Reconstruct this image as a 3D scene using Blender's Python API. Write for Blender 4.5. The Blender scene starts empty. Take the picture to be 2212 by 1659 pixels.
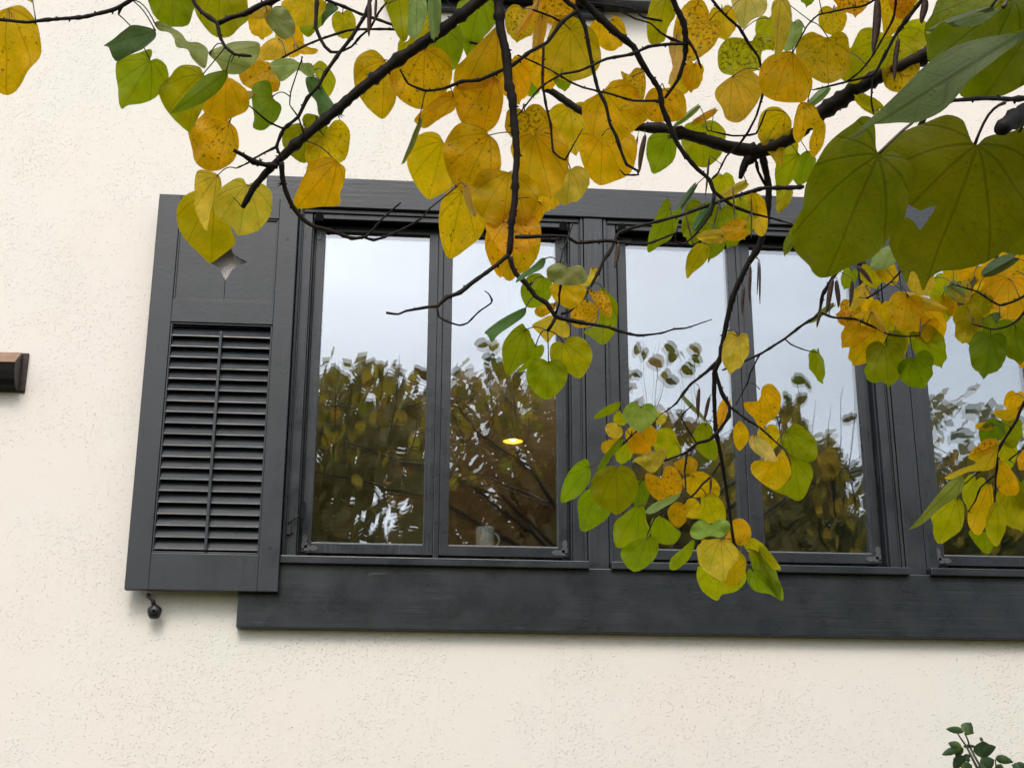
import bpy, bmesh, math, random
from mathutils import Vector, Matrix, noise as mn
R = math.radians
scene = bpy.context.scene
col = scene.collection

# ------------------------------------------------------------------ camera
FPX = 3091.56                    # focal length in units of a 2212-wide picture
YAW, PITCH, ROLL = .0845324, .3267697, .0022318
CAM = Vector((0, -5.3, 1.6))
FW = Vector((math.sin(YAW)*math.cos(PITCH), math.cos(YAW)*math.cos(PITCH), math.sin(PITCH)))
r0 = Vector((math.cos(YAW), -math.sin(YAW), 0)); u0 = r0.cross(FW)
RT = r0*math.cos(ROLL)+u0*math.sin(ROLL); UP = -r0*math.sin(ROLL)+u0*math.cos(ROLL)
cam = bpy.data.cameras.new('camera'); co = bpy.data.objects.new('camera', cam); col.objects.link(co)
cam.sensor_width = 36; cam.lens = 36*FPX/2212; cam.clip_end = 500; cam.clip_start = .05
co.matrix_world = Matrix(((RT.x, UP.x, -FW.x, CAM.x), (RT.y, UP.y, -FW.y, CAM.y), (RT.z, UP.z, -FW.z, CAM.z), (0, 0, 0, 1)))
scene.camera = co
scene.render.resolution_x = 1024; scene.render.resolution_y = 767
# ------------------------------------------------------------------ sky and sun
SUN_EL, SUN_AZ = R(50), R(190)
w = bpy.data.worlds.new('World'); scene.world = w; w.use_nodes = True
nt = w.node_tree; N = nt.nodes; N.clear(); K = nt.links
sk = N.new('ShaderNodeTexSky'); sk.sky_type = 'NISHITA'; sk.sun_disc = False
sk.sun_elevation = SUN_EL; sk.sun_rotation = SUN_AZ; sk.dust_density = 3; sk.air_density = 1
hs = N.new('ShaderNodeHueSaturation'); hs.inputs['Saturation'].default_value = .46
tc = N.new('ShaderNodeTexCoord'); mp = N.new('ShaderNodeMapping'); mp.inputs['Scale'].default_value = (1, 1, 5)
no = N.new('ShaderNodeTexNoise'); no.inputs['Scale'].default_value = 2.2; no.inputs['Detail'].default_value = 5
mr = N.new('ShaderNodeMapRange'); mr.inputs['From Min'].default_value = .3; mr.inputs['From Max'].default_value = .7
mr.inputs['To Min'].default_value = .82; mr.inputs['To Max'].default_value = 1.12
mx = N.new('ShaderNodeMix'); mx.data_type = 'RGBA'; mx.blend_type = 'MULTIPLY'; mx.inputs[0].default_value = 1
bg = N.new('ShaderNodeBackground'); bg.inputs[1].default_value = .15
wo = N.new('ShaderNodeOutputWorld')
K.new(sk.outputs[0], hs.inputs['Color']); K.new(tc.outputs['Generated'], mp.inputs[0]); K.new(mp.outputs[0], no.inputs['Vector'])
K.new(no.outputs[0], mr.inputs[0]); K.new(hs.outputs[0], mx.inputs[6]); K.new(mr.outputs[0], mx.inputs[7])
K.new(mx.outputs[2], bg.inputs[0]); K.new(bg.outputs[0], wo.inputs[0])
sl = bpy.data.lights.new('sun', 'SUN'); sl.energy = .6; sl.angle = R(20); sl.color = (1, .95, .87)
so = bpy.data.objects.new('sun', sl); col.objects.link(so)
sd = Vector((math.sin(SUN_AZ)*math.cos(SUN_EL), math.cos(SUN_AZ)*math.cos(SUN_EL), math.sin(SUN_EL)))
so.rotation_euler = sd.to_track_quat('Z', 'Y').to_euler()
vs = scene.view_settings; vs.view_transform = 'Standard'; vs.look = 'None'; vs.exposure = .88; vs.gamma = 1; vs.use_curve_mapping = False
try:
    scene.cycles.max_bounces = 10; scene.cycles.transparent_max_bounces = 24; scene.cycles.transmission_bounces = 6
except Exception: pass

# ------------------------------------------------------------------ helpers
def tag(o, label=None, cat=None, group=None, kind=None):
    for k, v in (('label', label), ('category', cat), ('group', group), ('kind', kind)):
        if v: o[k] = v
    return o
def empty(name, loc=(0, 0, 0), parent=None):
    o = bpy.data.objects.new(name, None); o.location = loc; o.empty_display_size = .1; col.objects.link(o)
    if parent: o.parent = parent
    return o
def linkmesh(name, me, mats, parent=None, loc=None, smooth=False, bevel=0, seg=2):
    for m in (mats if isinstance(mats, (list, tuple)) else [mats]): me.materials.append(m)
    o = bpy.data.objects.new(name, me); col.objects.link(o)
    if loc: o.location = loc
    if parent:
        o.parent = parent
        if not loc: o.matrix_parent_inverse = pinv(parent)
    if smooth: me.polygons.foreach_set('use_smooth', [True]*len(me.polygons))
    if bevel:
        b = o.modifiers.new('bevel', 'BEVEL'); b.width = bevel; b.segments = seg; b.limit_method = 'ANGLE'
    return o
def wloc(o):
    v = Vector((0, 0, 0))
    while o: v += o.location; o = o.parent
    return v
def pinv(p): return Matrix.Translation(-wloc(p))
class MB:
    def __init__(s): s.v = []; s.f = []; s.m = []
    def box(s, x0, x1, y0, y1, z0, z1, mi=0):
        n = len(s.v)
        s.v += [(x0, y0, z0), (x1, y0, z0), (x1, y1, z0), (x0, y1, z0), (x0, y0, z1), (x1, y0, z1), (x1, y1, z1), (x0, y1, z1)]
        s.f += [tuple(n+i for i in q) for q in ((0, 3, 2, 1), (4, 5, 6, 7), (0, 1, 5, 4), (1, 2, 6, 5), (2, 3, 7, 6), (3, 0, 4, 7))]
        s.m += [mi]*6; return s
    def prism(s, pts, axis, a, b, mi=0):
        """closed outline extruded along an axis: 'x' outline is (y,z); 'y' outline is (x,z); 'z' outline is (x,y)"""
        n = len(s.v); k = len(pts)
        for t in (a, b):
            for p, q in pts: s.v.append({'x': (t, p, q), 'y': (p, t, q), 'z': (p, q, t)}[axis])
        s.f += [tuple(range(n, n+k)), tuple(range(n+2*k-1, n+k-1, -1))]
        s.f += [(n+i, n+k+i, n+k+(i+1) % k, n+(i+1) % k) for i in range(k)]; s.m += [mi]*(k+2); return s
    def tube(s, pts, rads, seg=8, cap=True, mi=0, wob=0):
        n = len(s.v); pts = [Vector(p) for p in pts]; fr = None
        for i, p in enumerate(pts):
            t = (pts[min(i+1, len(pts)-1)]-pts[max(i-1, 0)]).normalized()
            if fr is None:
                fr = t.orthogonal().normalized()
            fr = (fr-t*fr.dot(t)).normalized(); b = t.cross(fr)
            for j in range(seg):
                a = 2*math.pi*j/seg; rr = rads[i]*(1+wob*random.uniform(-1, 1))
                s.v.append(tuple(p+(fr*math.cos(a)+b*math.sin(a))*rr))
        for i in range(len(pts)-1):
            for j in range(seg):
                s.f.append((n+i*seg+j, n+i*seg+(j+1) % seg, n+(i+1)*seg+(j+1) % seg, n+(i+1)*seg+j)); s.m.append(mi)
        if cap:
            s.f.append(tuple(range(n+seg-1, n-1, -1))); e = n+(len(pts)-1)*seg; s.f.append(tuple(range(e, e+seg))); s.m += [mi, mi]
        return s
    def lathe(s, prof, c, seg=24, mi=0):
        n = len(s.v); k = len(prof)
        for i in range(seg):
            a = 2*math.pi*i/seg
            for r_, z in prof: s.v.append((c[0]+r_*math.cos(a), c[1]+r_*math.sin(a), c[2]+z))
        for i in range(seg):
            for j in range(k-1):
                a, b = n+i*k+j, n+((i+1) % seg)*k+j
                s.f.append((a, b, b+1, a+1)); s.m.append(mi)
        return s
    def build(s, name, mats, parent=None, **kw):
        me = bpy.data.meshes.new(name); me.from_pydata(s.v, [], s.f); me.update()
        me.polygons.foreach_set('material_index', s.m)
        bm = bmesh.new(); bm.from_mesh(me); bmesh.ops.recalc_face_normals(bm, faces=bm.faces); bm.to_mesh(me); bm.free()
        return linkmesh(name, me, mats, parent, **kw)

# ------------------------------------------------------------------ materials
class NG:
    def __init__(s, name):
        s.mat = bpy.data.materials.new(name); s.mat.use_nodes = True; s.t = s.mat.node_tree; s.t.nodes.clear()
        s.out = s.n('ShaderNodeOutputMaterial')
    def n(s, typ, **kw):
        o = s.t.nodes.new(typ)
        for k, v in kw.items():
            if k.startswith('i_'): o.inputs[k[2:].replace('_', ' ')].default_value = v
            else: setattr(o, k, v)
        return o
    def l(s, a, b): s.t.links.new(a, b)
    def val(s, x, sock):
        if isinstance(x, (int, float)): sock.default_value = x
        else: s.l(x, sock)
    def math(s, op, a, b=0, c=0, clamp=False):
        o = s.n('ShaderNodeMath', operation=op, use_clamp=clamp); s.val(a, o.inputs[0]); s.val(b, o.inputs[1]); s.val(c, o.inputs[2]); return o.outputs[0]
    def mr(s, a, f0, f1, t0=0, t1=1, smooth=False):
        o = s.n('ShaderNodeMapRange'); o.clamp = True
        if smooth: o.interpolation_type = 'SMOOTHSTEP'
        s.val(a, o.inputs[0])
        for i, v in enumerate((f0, f1, t0, t1)): s.val(v, o.inputs[i+1])
        return o.outputs[0]
    def mix(s, f, a, b, mode='MIX'):
        o = s.n('ShaderNodeMix', data_type='RGBA', blend_type=mode); s.val(f, o.inputs[0])
        for x, k in ((a, 6), (b, 7)):
            if isinstance(x, tuple): o.inputs[k].default_value = (*x, 1)
            else: s.l(x, o.inputs[k])
        return o.outputs[2]
    def noise(s, vec, scale, detail=3, rough=.5, dist=0):
        o = s.n('ShaderNodeTexNoise'); s.l(vec, o.inputs['Vector']); o.inputs['Scale'].default_value = scale
        o.inputs['Detail'].default_value = detail; o.inputs['Roughness'].default_value = rough; o.inputs['Distortion'].default_value = dist
        return o.outputs[0]
    def vor(s, vec, scale, feat='F1', rnd=1):
        o = s.n('ShaderNodeTexVoronoi', feature=feat); s.l(vec, o.inputs['Vector']); o.inputs['Scale'].default_value = scale; o.inputs['Randomness'].default_value = rnd
        return o
    def mapp(s, vec, sc=(1, 1, 1), rot=(0, 0, 0), loc=(0, 0, 0)):
        o = s.n('ShaderNodeMapping'); s.l(vec, o.inputs[0]); o.inputs['Scale'].default_value = sc; o.inputs['Rotation'].default_value = rot; o.inputs['Location'].default_value = loc
        return o.outputs[0]
    def bump(s, h, dist, strength=1, nrm=None):
        o = s.n('ShaderNodeBump'); s.l(h, o.inputs['Height']); o.inputs['Distance'].default_value = dist; o.inputs['Strength'].default_value = strength
        if nrm: s.l(nrm, o.inputs['Normal'])
        return o.outputs[0]
    def geo(s): return s.n('ShaderNodeNewGeometry').outputs['Position']
    def bsdf(s, colr, rough=.5, spec=.5, nrm=None, metal=0):
        o = s.n('ShaderNodeBsdfPrincipled')
        if isinstance(colr, tuple): o.inputs['Base Color'].default_value = (*colr, 1)
        else: s.l(colr, o.inputs['Base Color'])
        s.val(rough, o.inputs['Roughness']); o.inputs['Specular IOR Level'].default_value = spec; o.inputs['Metallic'].default_value = metal
        if nrm: s.l(nrm, o.inputs['Normal'])
        return o
    def done(s, sh): s.l(sh, s.out.inputs[0]); return s.mat

def m_stucco():
    g = NG('stucco'); p = g.geo()
    cl = g.noise(p, 1.9, 3, .6); cl2 = g.noise(p, 6.5, 2)
    dens = g.mr(g.math('ADD', cl, g.math('MULTIPLY', cl2, .45)), .62, .90)
    v = g.vor(p, 105); v2 = g.vor(p, 175)
    rnd = g.n('ShaderNodeSeparateColor'); g.l(v.outputs['Color'], rnd.inputs[0])
    on = g.mr(g.math('SUBTRACT', rnd.outputs[0], g.math('MULTIPLY_ADD', dens, -.95, .955)), 0, .01)
    rad = g.math('MULTIPLY_ADD', rnd.outputs[1], .16, .22)
    h = g.math('MULTIPLY', g.mr(v.outputs['Distance'], 0, rad, 1, 0, True), on)
    rn2 = g.n('ShaderNodeSeparateColor'); g.l(v2.outputs['Color'], rn2.inputs[0])
    on2 = g.mr(g.math('SUBTRACT', rn2.outputs[0], g.math('MULTIPLY_ADD', dens, -1.0, .89)), 0, .01)
    h2 = g.math('MULTIPLY', g.math('MULTIPLY', g.mr(v2.outputs['Distance'], .0, .34, 1, 0, True), on2), .55)
    big = g.noise(p, 10, 4, .6)
    hh = g.math('ADD', g.math('ADD', h, h2), g.math('MULTIPLY', big, .35))
    nrm = g.bump(hh, .0034, .85)
    fine = g.noise(p, 420, 2)
    nrm = g.bump(fine, .0006, .7, nrm)
    c = g.mix(g.mr(g.noise(p, 1.3, 4), .35, .65), (.75, .70, .63), (.725, .715, .65))
    c = g.mix(g.mr(g.noise(p, .6, 2), .4, .65), c, (.745, .69, .635))
    # hairline crack
    sx = g.n('ShaderNodeSeparateXYZ'); g.l(p, sx.inputs[0])
    cr = g.math('ABSOLUTE', g.math('SUBTRACT', g.math('ADD', sx.outputs[0], g.math('MULTIPLY', g.noise(p, 9, 4), .05)), .63))
    crm = g.math('MULTIPLY', g.mr(cr, .0008, .002, 1, 0), g.mr(sx.outputs[2], 2.36, 2.4, .12, 0))
    c = g.mix(crm, c, (.35, .32, .29))
    return g.done(g.bsdf(c, .85, .25, nrm).outputs[0])

def m_paint(name, axis, base=(.018, .0222, .0262), rough=.29, wear=.5, grain=1.0):
    g = NG(name); p = g.geo()
    sc = {'x': (2.2, 30, 55), 'z': (60, 30, 1.2)}[axis]
    q = g.mapp(p, sc)
    n1 = g.noise(q, 1.0, 5, .6, .6)
    q2 = g.mapp(p, tuple(a*3.2 for a in sc)); n2 = g.noise(q2, 1.0, 3, .6, .3)
    rid = g.math('MULTIPLY', g.mr(n1, .35, .65), g.mr(g.noise(p, 3.5, 3), .42, .62))
    h = g.math('ADD', g.math('MULTIPLY', rid, .8), g.math('MULTIPLY', n2, .3))
    nrm = g.bump(h, .0016*grain, .8)
    nrm = g.bump(g.noise(p, 60, 3), .0007, .6, nrm)
    # thin cracks / chipped paint along the grain
    ck = g.noise(g.mapp(p, tuple(a*.9 for a in sc), loc=(7, 3, 1)), 1.3, 2, .5, .2)
    crack = g.math('MULTIPLY', g.mr(g.math('ABSOLUTE', g.math('SUBTRACT', ck, .5)), .0, .016, 1, 0), g.mr(g.noise(p, 4.3, 3), .50, .58))
    chip = g.math('MULTIPLY', g.mr(g.noise(g.mapp(p, tuple(a*1.6 for a in sc), loc=(2, 9, 5)), 1.0, 2), .71, .74), g.mr(g.noise(p, 7, 2), .50, .58))
    c = g.mix(g.mr(g.noise(p, 5, 4), .3, .7), tuple(b*.86 for b in base), tuple(b*1.15 for b in base))
    c = g.mix(g.math('MULTIPLY', crack, .8), c, (.006, .006, .007))
    c = g.mix(g.math('MULTIPLY', chip, wear), c, (.30, .31, .33))
    rg = g.mr(g.noise(p, 9, 3), .3, .7, rough-.06, rough+.1)
    return g.done(g.bsdf(c, rg, .5, nrm).outputs[0])

def m_simple(name, c, rough=.5, spec=.5, metal=0, bsc=60, bd=.0005, var=.12):
    g = NG(name); p = g.geo(); n = g.noise(p, bsc, 4)
    cc = g.mix(g.mr(n, .3, .7), tuple(x*(1-var) for x in c), tuple(min(1, x*(1+var)) for x in c))
    return g.done(g.bsdf(cc, rough, spec, g.bump(n, bd), metal).outputs[0])

def m_glass():
    g = NG('window_glass'); p = g.geo()
    wv = g.noise(g.mapp(p, (2.6, 1, 1.5)), 1.6, 2, .5)
    nrm = g.bump(wv, .0007, 1)
    wv2 = g.noise(g.mapp(p, (9, 1, 5)), 1.5, 1, .4)
    nrm = g.bump(wv2, .000025, 1, nrm)
    gl = g.n('ShaderNodeBsdfGlossy'); gl.inputs['Roughness'].default_value = 0; gl.inputs['Color'].default_value = (.89, .945, 1, 1); g.l(nrm, gl.inputs['Normal'])
    tr = g.n('ShaderNodeBsdfTransparent'); tr.inputs[0].default_value = (.97, .99, .98, 1)
    lw = g.n('ShaderNodeFresnel'); lw.inputs[0].default_value = 1.5
    f = g.math('ADD', g.math('MULTIPLY', lw.outputs[0], 1.0), .18, clamp=True)
    ms = g.n('ShaderNodeMixShader'); g.l(f, ms.inputs[0]); g.l(tr.outputs[0], ms.inputs[1]); g.l(gl.outputs[0], ms.inputs[2])
    return g.done(ms.outputs[0])

def m_leaf():
    g = NG('leaf_tissue')
    uv = g.n('ShaderNodeAttribute', attribute_name='luv').outputs['Vector']
    cb = g.n('ShaderNodeAttribute', attribute_name='lcol').outputs['Color']
    pr = g.n('ShaderNodeSeparateXYZ'); g.l(g.n('ShaderNodeAttribute', attribute_name='lpar').outputs['Vector'], pr.inputs[0])
    rnd, spots, wet = pr.outputs
    off = g.n('ShaderNodeCombineXYZ'); g.l(g.math('MULTIPLY', rnd, 37), off.inputs[2])
    q = g.n('ShaderNodeVectorMath', operation='ADD'); g.l(uv, q.inputs[0]); g.l(off.outputs[0], q.inputs[1]); q = q.outputs[0]
    sp = g.n('ShaderNodeSeparateXYZ'); g.l(uv, sp.inputs[0]); x, y, edge = sp.outputs
    r = g.math('SQRT', g.math('ADD', g.math('MULTIPLY', x, x), g.math('MULTIPLY', y, y)))
    a = g.math('ARCTAN2', x, y)
    t = g.math('MULTIPLY', a, g.math('MULTIPLY_ADD', r, .55, 1))
    wq = g.math('ABSOLUTE', g.math('WRAP', t, .33, -.33))
    vein = g.mr(g.math('MULTIPLY', wq, r), .004, .017, 1, 0)
    # side veins: thin ribs leaving the midrib
    rib = g.math('ABSOLUTE', g.math('WRAP', g.math('SUBTRACT', y, g.math('MULTIPLY', g.math('ABSOLUTE', x), .85)), .075, -.075))
    ribm = g.math('MULTIPLY', g.mr(rib, .002, .008, 1, 0), .4)
    ve = g.vor(q, 16, 'DISTANCE_TO_EDGE'); net = g.math('MULTIPLY', g.mr(ve.outputs['Distance'], .0, .06, 1, 0), .34)
    ve2 = g.vor(q, 6.5, 'DISTANCE_TO_EDGE'); net = g.math('MAXIMUM', net, g.math('MULTIPLY', g.mr(ve2.outputs['Distance'], .0, .035, 1, 0), .45))
    vs_ = g.math('MAXIMUM', g.math('MAXIMUM', vein, ribm), net)
    n1 = g.noise(q, 2.2, 3); n2 = g.noise(q, 11, 4, .65)
    # tint drift inside the leaf: greener or browner patches
    gr = g.mix(1.0, cb, (.80, .90, .8), 'MULTIPLY')
    c = g.mix(g.mr(n1, .38, .62), cb, gr)
    c = g.mix(g.math('MULTIPLY', g.mr(g.noise(q, 3.2, 4, .6), .46, .66), .55), c, g.mix(1.0, cb, (.66, .72, .9), 'MULTIPLY'))
    c = g.mix(g.math('MULTIPLY', g.mr(g.noise(q, 5, 3), .5, .75), .35), c, g.mix(1.0, cb, (1.12, .86, .9), 'MULTIPLY'))
    th = g.math('MULTIPLY_ADD', spots, -.17, .74)
    sm = g.mr(g.math('SUBTRACT', n2, th), 0, .06)
    sm2 = g.mr(g.math('SUBTRACT', g.noise(q, 26, 2), g.math('MULTIPLY_ADD', spots, -.1, .73)), 0, .04)
    sm = g.math('MAXIMUM', sm, g.math('MULTIPLY', sm2, .8))
    eb = g.mr(g.math('ADD', edge, g.math('MULTIPLY', g.math('SUBTRACT', g.noise(q, 5, 3), .5), 2.2)), 1.15, 1.5)
    sm = g.math('MAXIMUM', sm, g.math('MULTIPLY', eb, g.mr(spots, .1, .9, .25, .9)))
    c = g.mix(g.math('MULTIPLY', sm, .85), c, (.17, .08, .014))
    c = g.mix(g.math('MULTIPLY', vs_, .62), c, g.mix(1.0, c, (.45, .42, .3), 'MULTIPLY'))
    dv = g.vor(q, 26); drop = g.math('MULTIPLY', g.mr(dv.outputs['Distance'], .15, .32, 1, 0, True), wet)
    dr = g.n('ShaderNodeSeparateColor'); g.l(dv.outputs['Color'], dr.inputs[0])
    drop = g.math('MULTIPLY', drop, g.mr(dr.outputs[0], .45, .5))
    hgt = g.math('ADD', g.math('MULTIPLY', vs_, -.5), g.math('MULTIPLY', g.noise(q, 7, 2), .9))
    nrm = g.bump(hgt, .0008, .6)
    nrm = g.bump(drop, .0016, 1, nrm)
    df = g.bsdf(c, g.mr(drop, 0, 1, .48, .08), .28, nrm)
    tl = g.n('ShaderNodeBsdfTranslucent'); g.l(g.mix(1.0, c, (1.15, 1.15, .5), 'MULTIPLY'), tl.inputs[0])
    ms = g.n('ShaderNodeMixShader'); g.l(g.math('MULTIPLY_ADD', wet, -.3, .70), ms.inputs[0]); g.l(df.outputs[0], ms.inputs[1]); g.l(tl.outputs[0], ms.inputs[2])
    return g.done(ms.outputs[0])

def m_bark():
    g = NG('dark_bark'); p = g.geo(); n = g.noise(p, 140, 5, .6); n2 = g.noise(p, 25, 3)
    c = g.mix(g.mr(n2, .35, .65), (.007, .005, .004), (.018, .013, .010))
    return g.done(g.bsdf(c, .6, .2, g.bump(n, .0012, .8)).outputs[0])

STUCCO = m_stucco()
PX = m_paint('grey_paint_horizontal_grain', 'x', wear=.10, grain=.35); PZ = m_paint('grey_paint_vertical_grain', 'z', wear=.35)
PSH = m_paint('grey_paint_smooth', 'z', wear=.05, grain=.25, rough=.38)
PSX = m_paint('grey_paint_slat', 'x', wear=.1, grain=.25, rough=.36)
IRON = m_simple('black_iron', (.012, .012, .013), .4, .5, .2)
VOIDM = m_simple('shade_black', (.004, .004, .004), .9, .1)  # dead black that stands in for shade in gaps and recesses
GLASS = m_glass(); LEAF = m_leaf(); BARK = m_bark()
PET = m_simple('petiole_skin', (.045, .03, .02), .5)
PODM = m_simple('dry_pod_husk', (.085, .045, .032), .5, .5, 0, 120, .001, .35)
PLATE = m_simple('lit_plate_grey', (.075, .08, .088), .35)  # lighter grey carries the light the plates catch
LEDGE_HI = m_simple('ledge_highlight', (.16, .17, .18), .55, .4)  # pale grey for the painted highlight along the glazing ledge

# ------------------------------------------------------------------ ground
def m_grass():
    g = NG('lawn'); p = g.geo(); n = g.noise(p, 40, 5, .7)
    c = g.mix(g.mr(n, .3, .7), (.02, .035, .008), (.07, .085, .02)); c = g.mix(g.mr(g.noise(p, 6, 3), .55, .62), c, (.22, .13, .03))
    return g.done(g.bsdf(c, .9, .2, g.bump(n, .02)).outputs[0])
gb = MB(); gb.v = [(-200, -200, 0), (200, -200, 0), (200, 60, 0), (-200, 60, 0)]; gb.f = [(0, 1, 2, 3)]; gb.m = [0]
tag(gb.build('ground', m_grass()), kind='structure')

# ------------------------------------------------------------------ house
house = empty('house', (0, 0, 0)); tag(house, 'cream stucco house with dark grey casement windows and shutter', 'house')
YW = -.07                              # stucco face
OX0, OX1, OZ0, OZ1 = -.43, 3.19, 2.56, 4.10  # rough opening
b = MB(); WX0, WX1, WZ1 = -6.5, 8.5, 7.2; T = .22
b.box(WX0, OX0, YW, YW+T, -.05, WZ1); b.box(OX1, WX1, YW, YW+T, -.05, WZ1)
b.box(OX0, OX1, YW, YW+T, -.05, OZ0); b.box(OX0, OX1, YW, YW+T, OZ1, WZ1)
b.box(WX0, WX0+T, YW+T, 7, -.05, WZ1); b.box(WX1-T, WX1, YW+T, 7, -.05, WZ1); b.box(WX0, WX1, 7, 7+T, -.05, WZ1)
me = b.build('wall', STUCCO, house)
bm = bmesh.new(); bm.from_mesh(me.data); bmesh.ops.remove_doubles(bm, verts=bm.verts, dist=1e-4)
cnt = {}
for f in bm.faces: cnt.setdefault(tuple(round(c, 4) for c in f.calc_center_median()), []).append(f)
bmesh.ops.delete(bm, geom=[f for fs in cnt.values() if len(fs) > 1 for f in fs], context='FACES_ONLY'); bm.to_mesh(me.data); bm.free()
ROOFM = m_simple('slate_roof', (.05, .05, .055), .8, .3, 0, 8, .01, .3)
b = MB(); b.prism([(YW-.12, 7.12), (3.5, 9.6), (7.4, 7.12), (7.4, 7.3), (3.5, 9.8), (YW-.12, 7.3)], 'x', WX0-.3, WX1+.3); b.build('roof', ROOFM, house)
# dim room behind the windows
ROOMM = m_simple('room_plaster', (.34, .28, .20), .8, .2)
RX0, RX1, RY1, RZ0, RZ1 = -2.2, 5.2, 4.2, 1.9, 4.5
b = MB()
b.box(RX0, RX1, .155, RY1, RZ0-.1, RZ0); b.box(RX0, RX1, .155, RY1, RZ1, RZ1+.1); b.box(RX0-.1, RX0, .155, RY1, RZ0, RZ1)
b.box(RX1, RX1+.1, .155, RY1, RZ0, RZ1); b.box(RX0, RX1, RY1, RY1+.1, RZ0, RZ1)
b.box(RX0, OX0, .155, .175, RZ0, RZ1); b.box(OX1, RX1, .155, .175, RZ0, RZ1); b.box(OX0, OX1, .155, .175, RZ0, OZ0); b.box(OX0, OX1, .155, .175, OZ1, RZ1)
b.build('room_shell', ROOMM, house)
MB().box(-.42, 3.18, .03, .24, 2.715, 2.745).build('interior_sill', m_simple('varnished_sill', (.10, .06, .03), .4), house, bevel=.003)

HX1 = 3.36
MB().box(-.541, HX1, -.100, -.045, 4.088, 4.217).build('header_board', PX, house, bevel=.003)
MB().box(-.549, HX1, -.112, -.045, 2.417, 2.655).build('apron_board', PX, house, bevel=.004)
MB().box(-.541, -.408, -.097, -.045, 2.655, 4.088).build('side_casing', PZ, house, bevel=.003)
PITCHX = 1.2135
for k in range(3):
    x0 = .727+k*PITCHX
    o = MB().box(x0+.002, x0+.079, -.092, .02, 2.6555, 4.0875).build('mullion_post', PZ, house, bevel=.003)

def mitre_frame(b, x0, x1, z0, z1, wl, wr, wt, wb, y0, y1):
    """rectangular frame, members butted, bottom optional"""
    b.box(x0, x0+wl, y0, y1, z0, z1); b.box(x1-wr, x1, y0, y1, z0, z1)
    b.box(x0+wl, x1-wr, y0, y1, z1-wt, z1)
    if wb: b.box(x0+wl, x1-wr, y0, y1, z0, z0+wb)
def hinge_plate(b, x, z, sx, sz, y):
    """lobed iron corner plate lying on the sash, arms along the rail and stile"""
    def lobes(cx, cz, dx, dz, L, wd):
        pts = []
        for s, wv in ((0, 1), (.35, 1), (.5, .72), (.62, 1), (.8, .9), (.95, .45), (1, 0)): pts.append((s*L, wd*wv))
        out = [(p, q) for p, q in pts]+[(p, -q) for p, q in reversed(pts[:-1])]
        r_ = []
        for p, q in out: r_.append((cx+dx*p+dz*q, cz+dz*p+dx*q))
        b.prism(r_, 'y', y-.0025, y)
        for s in (.45, .8):
            cxx, czz = cx+dx*s*L, cz+dz*s*L
            b.prism([(cxx+.0022*math.cos(a*math.pi/4), czz+.0022*math.sin(a*math.pi/4)) for a in range(8)], 'y', y-.004, y-.0025)
    lobes(x, z, sx, 0, .05, .0105); lobes(x, z, 0, sz, .05, .0105)
def sash(xa, xb, win, seed):
    """one casement: stiles, rails, glazing beads and a painted ledge highlight, plus its own double pane"""
    b = MB(); ys, yb = -.016, .026; z0, z1 = 2.712, 4.046
    mitre_frame(b, xa, xb, z0, z1, .0365, .0365, .026, .038, ys, yb)
    b.box(xa+.0365, xb-.0365, -.012, .004, 2.750, 2.7545, 1)  # pale strip painted in as the highlight below the glass
    o = b.build('sash', [PZ, LEDGE_HI], win, bevel=.0018)
    rnd = random.Random(seed)
    g = MB()
    for yy, tl in ((.000, .0), (.016, 1.0)):
        tx, tz = (rnd.uniform(-.0009, .0009)+tl*rnd.uniform(-.0008, .0008), rnd.uniform(-.0006, .0006)+tl*.0020)
        n = len(g.v); X0, X1, Z0, Z1 = xa+.030, xb-.030, z0+.030, z1-.020
        for X, Z in ((X0, Z0), (X1, Z0), (X1, Z1), (X0, Z1)):
            g.v.append((X, yy+(X-(X0+X1)/2)*tx*2+(Z-(Z0+Z1)/2)*tz, Z))
        g.f.append((n, n+1, n+2, n+3)); g.m.append(0)
    me = bpy.data.meshes.new('glass_pane'); me.from_pydata(g.v, [], g.f); me.update()
    linkmesh('glass_pane', me, GLASS, win)
    return o
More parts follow.
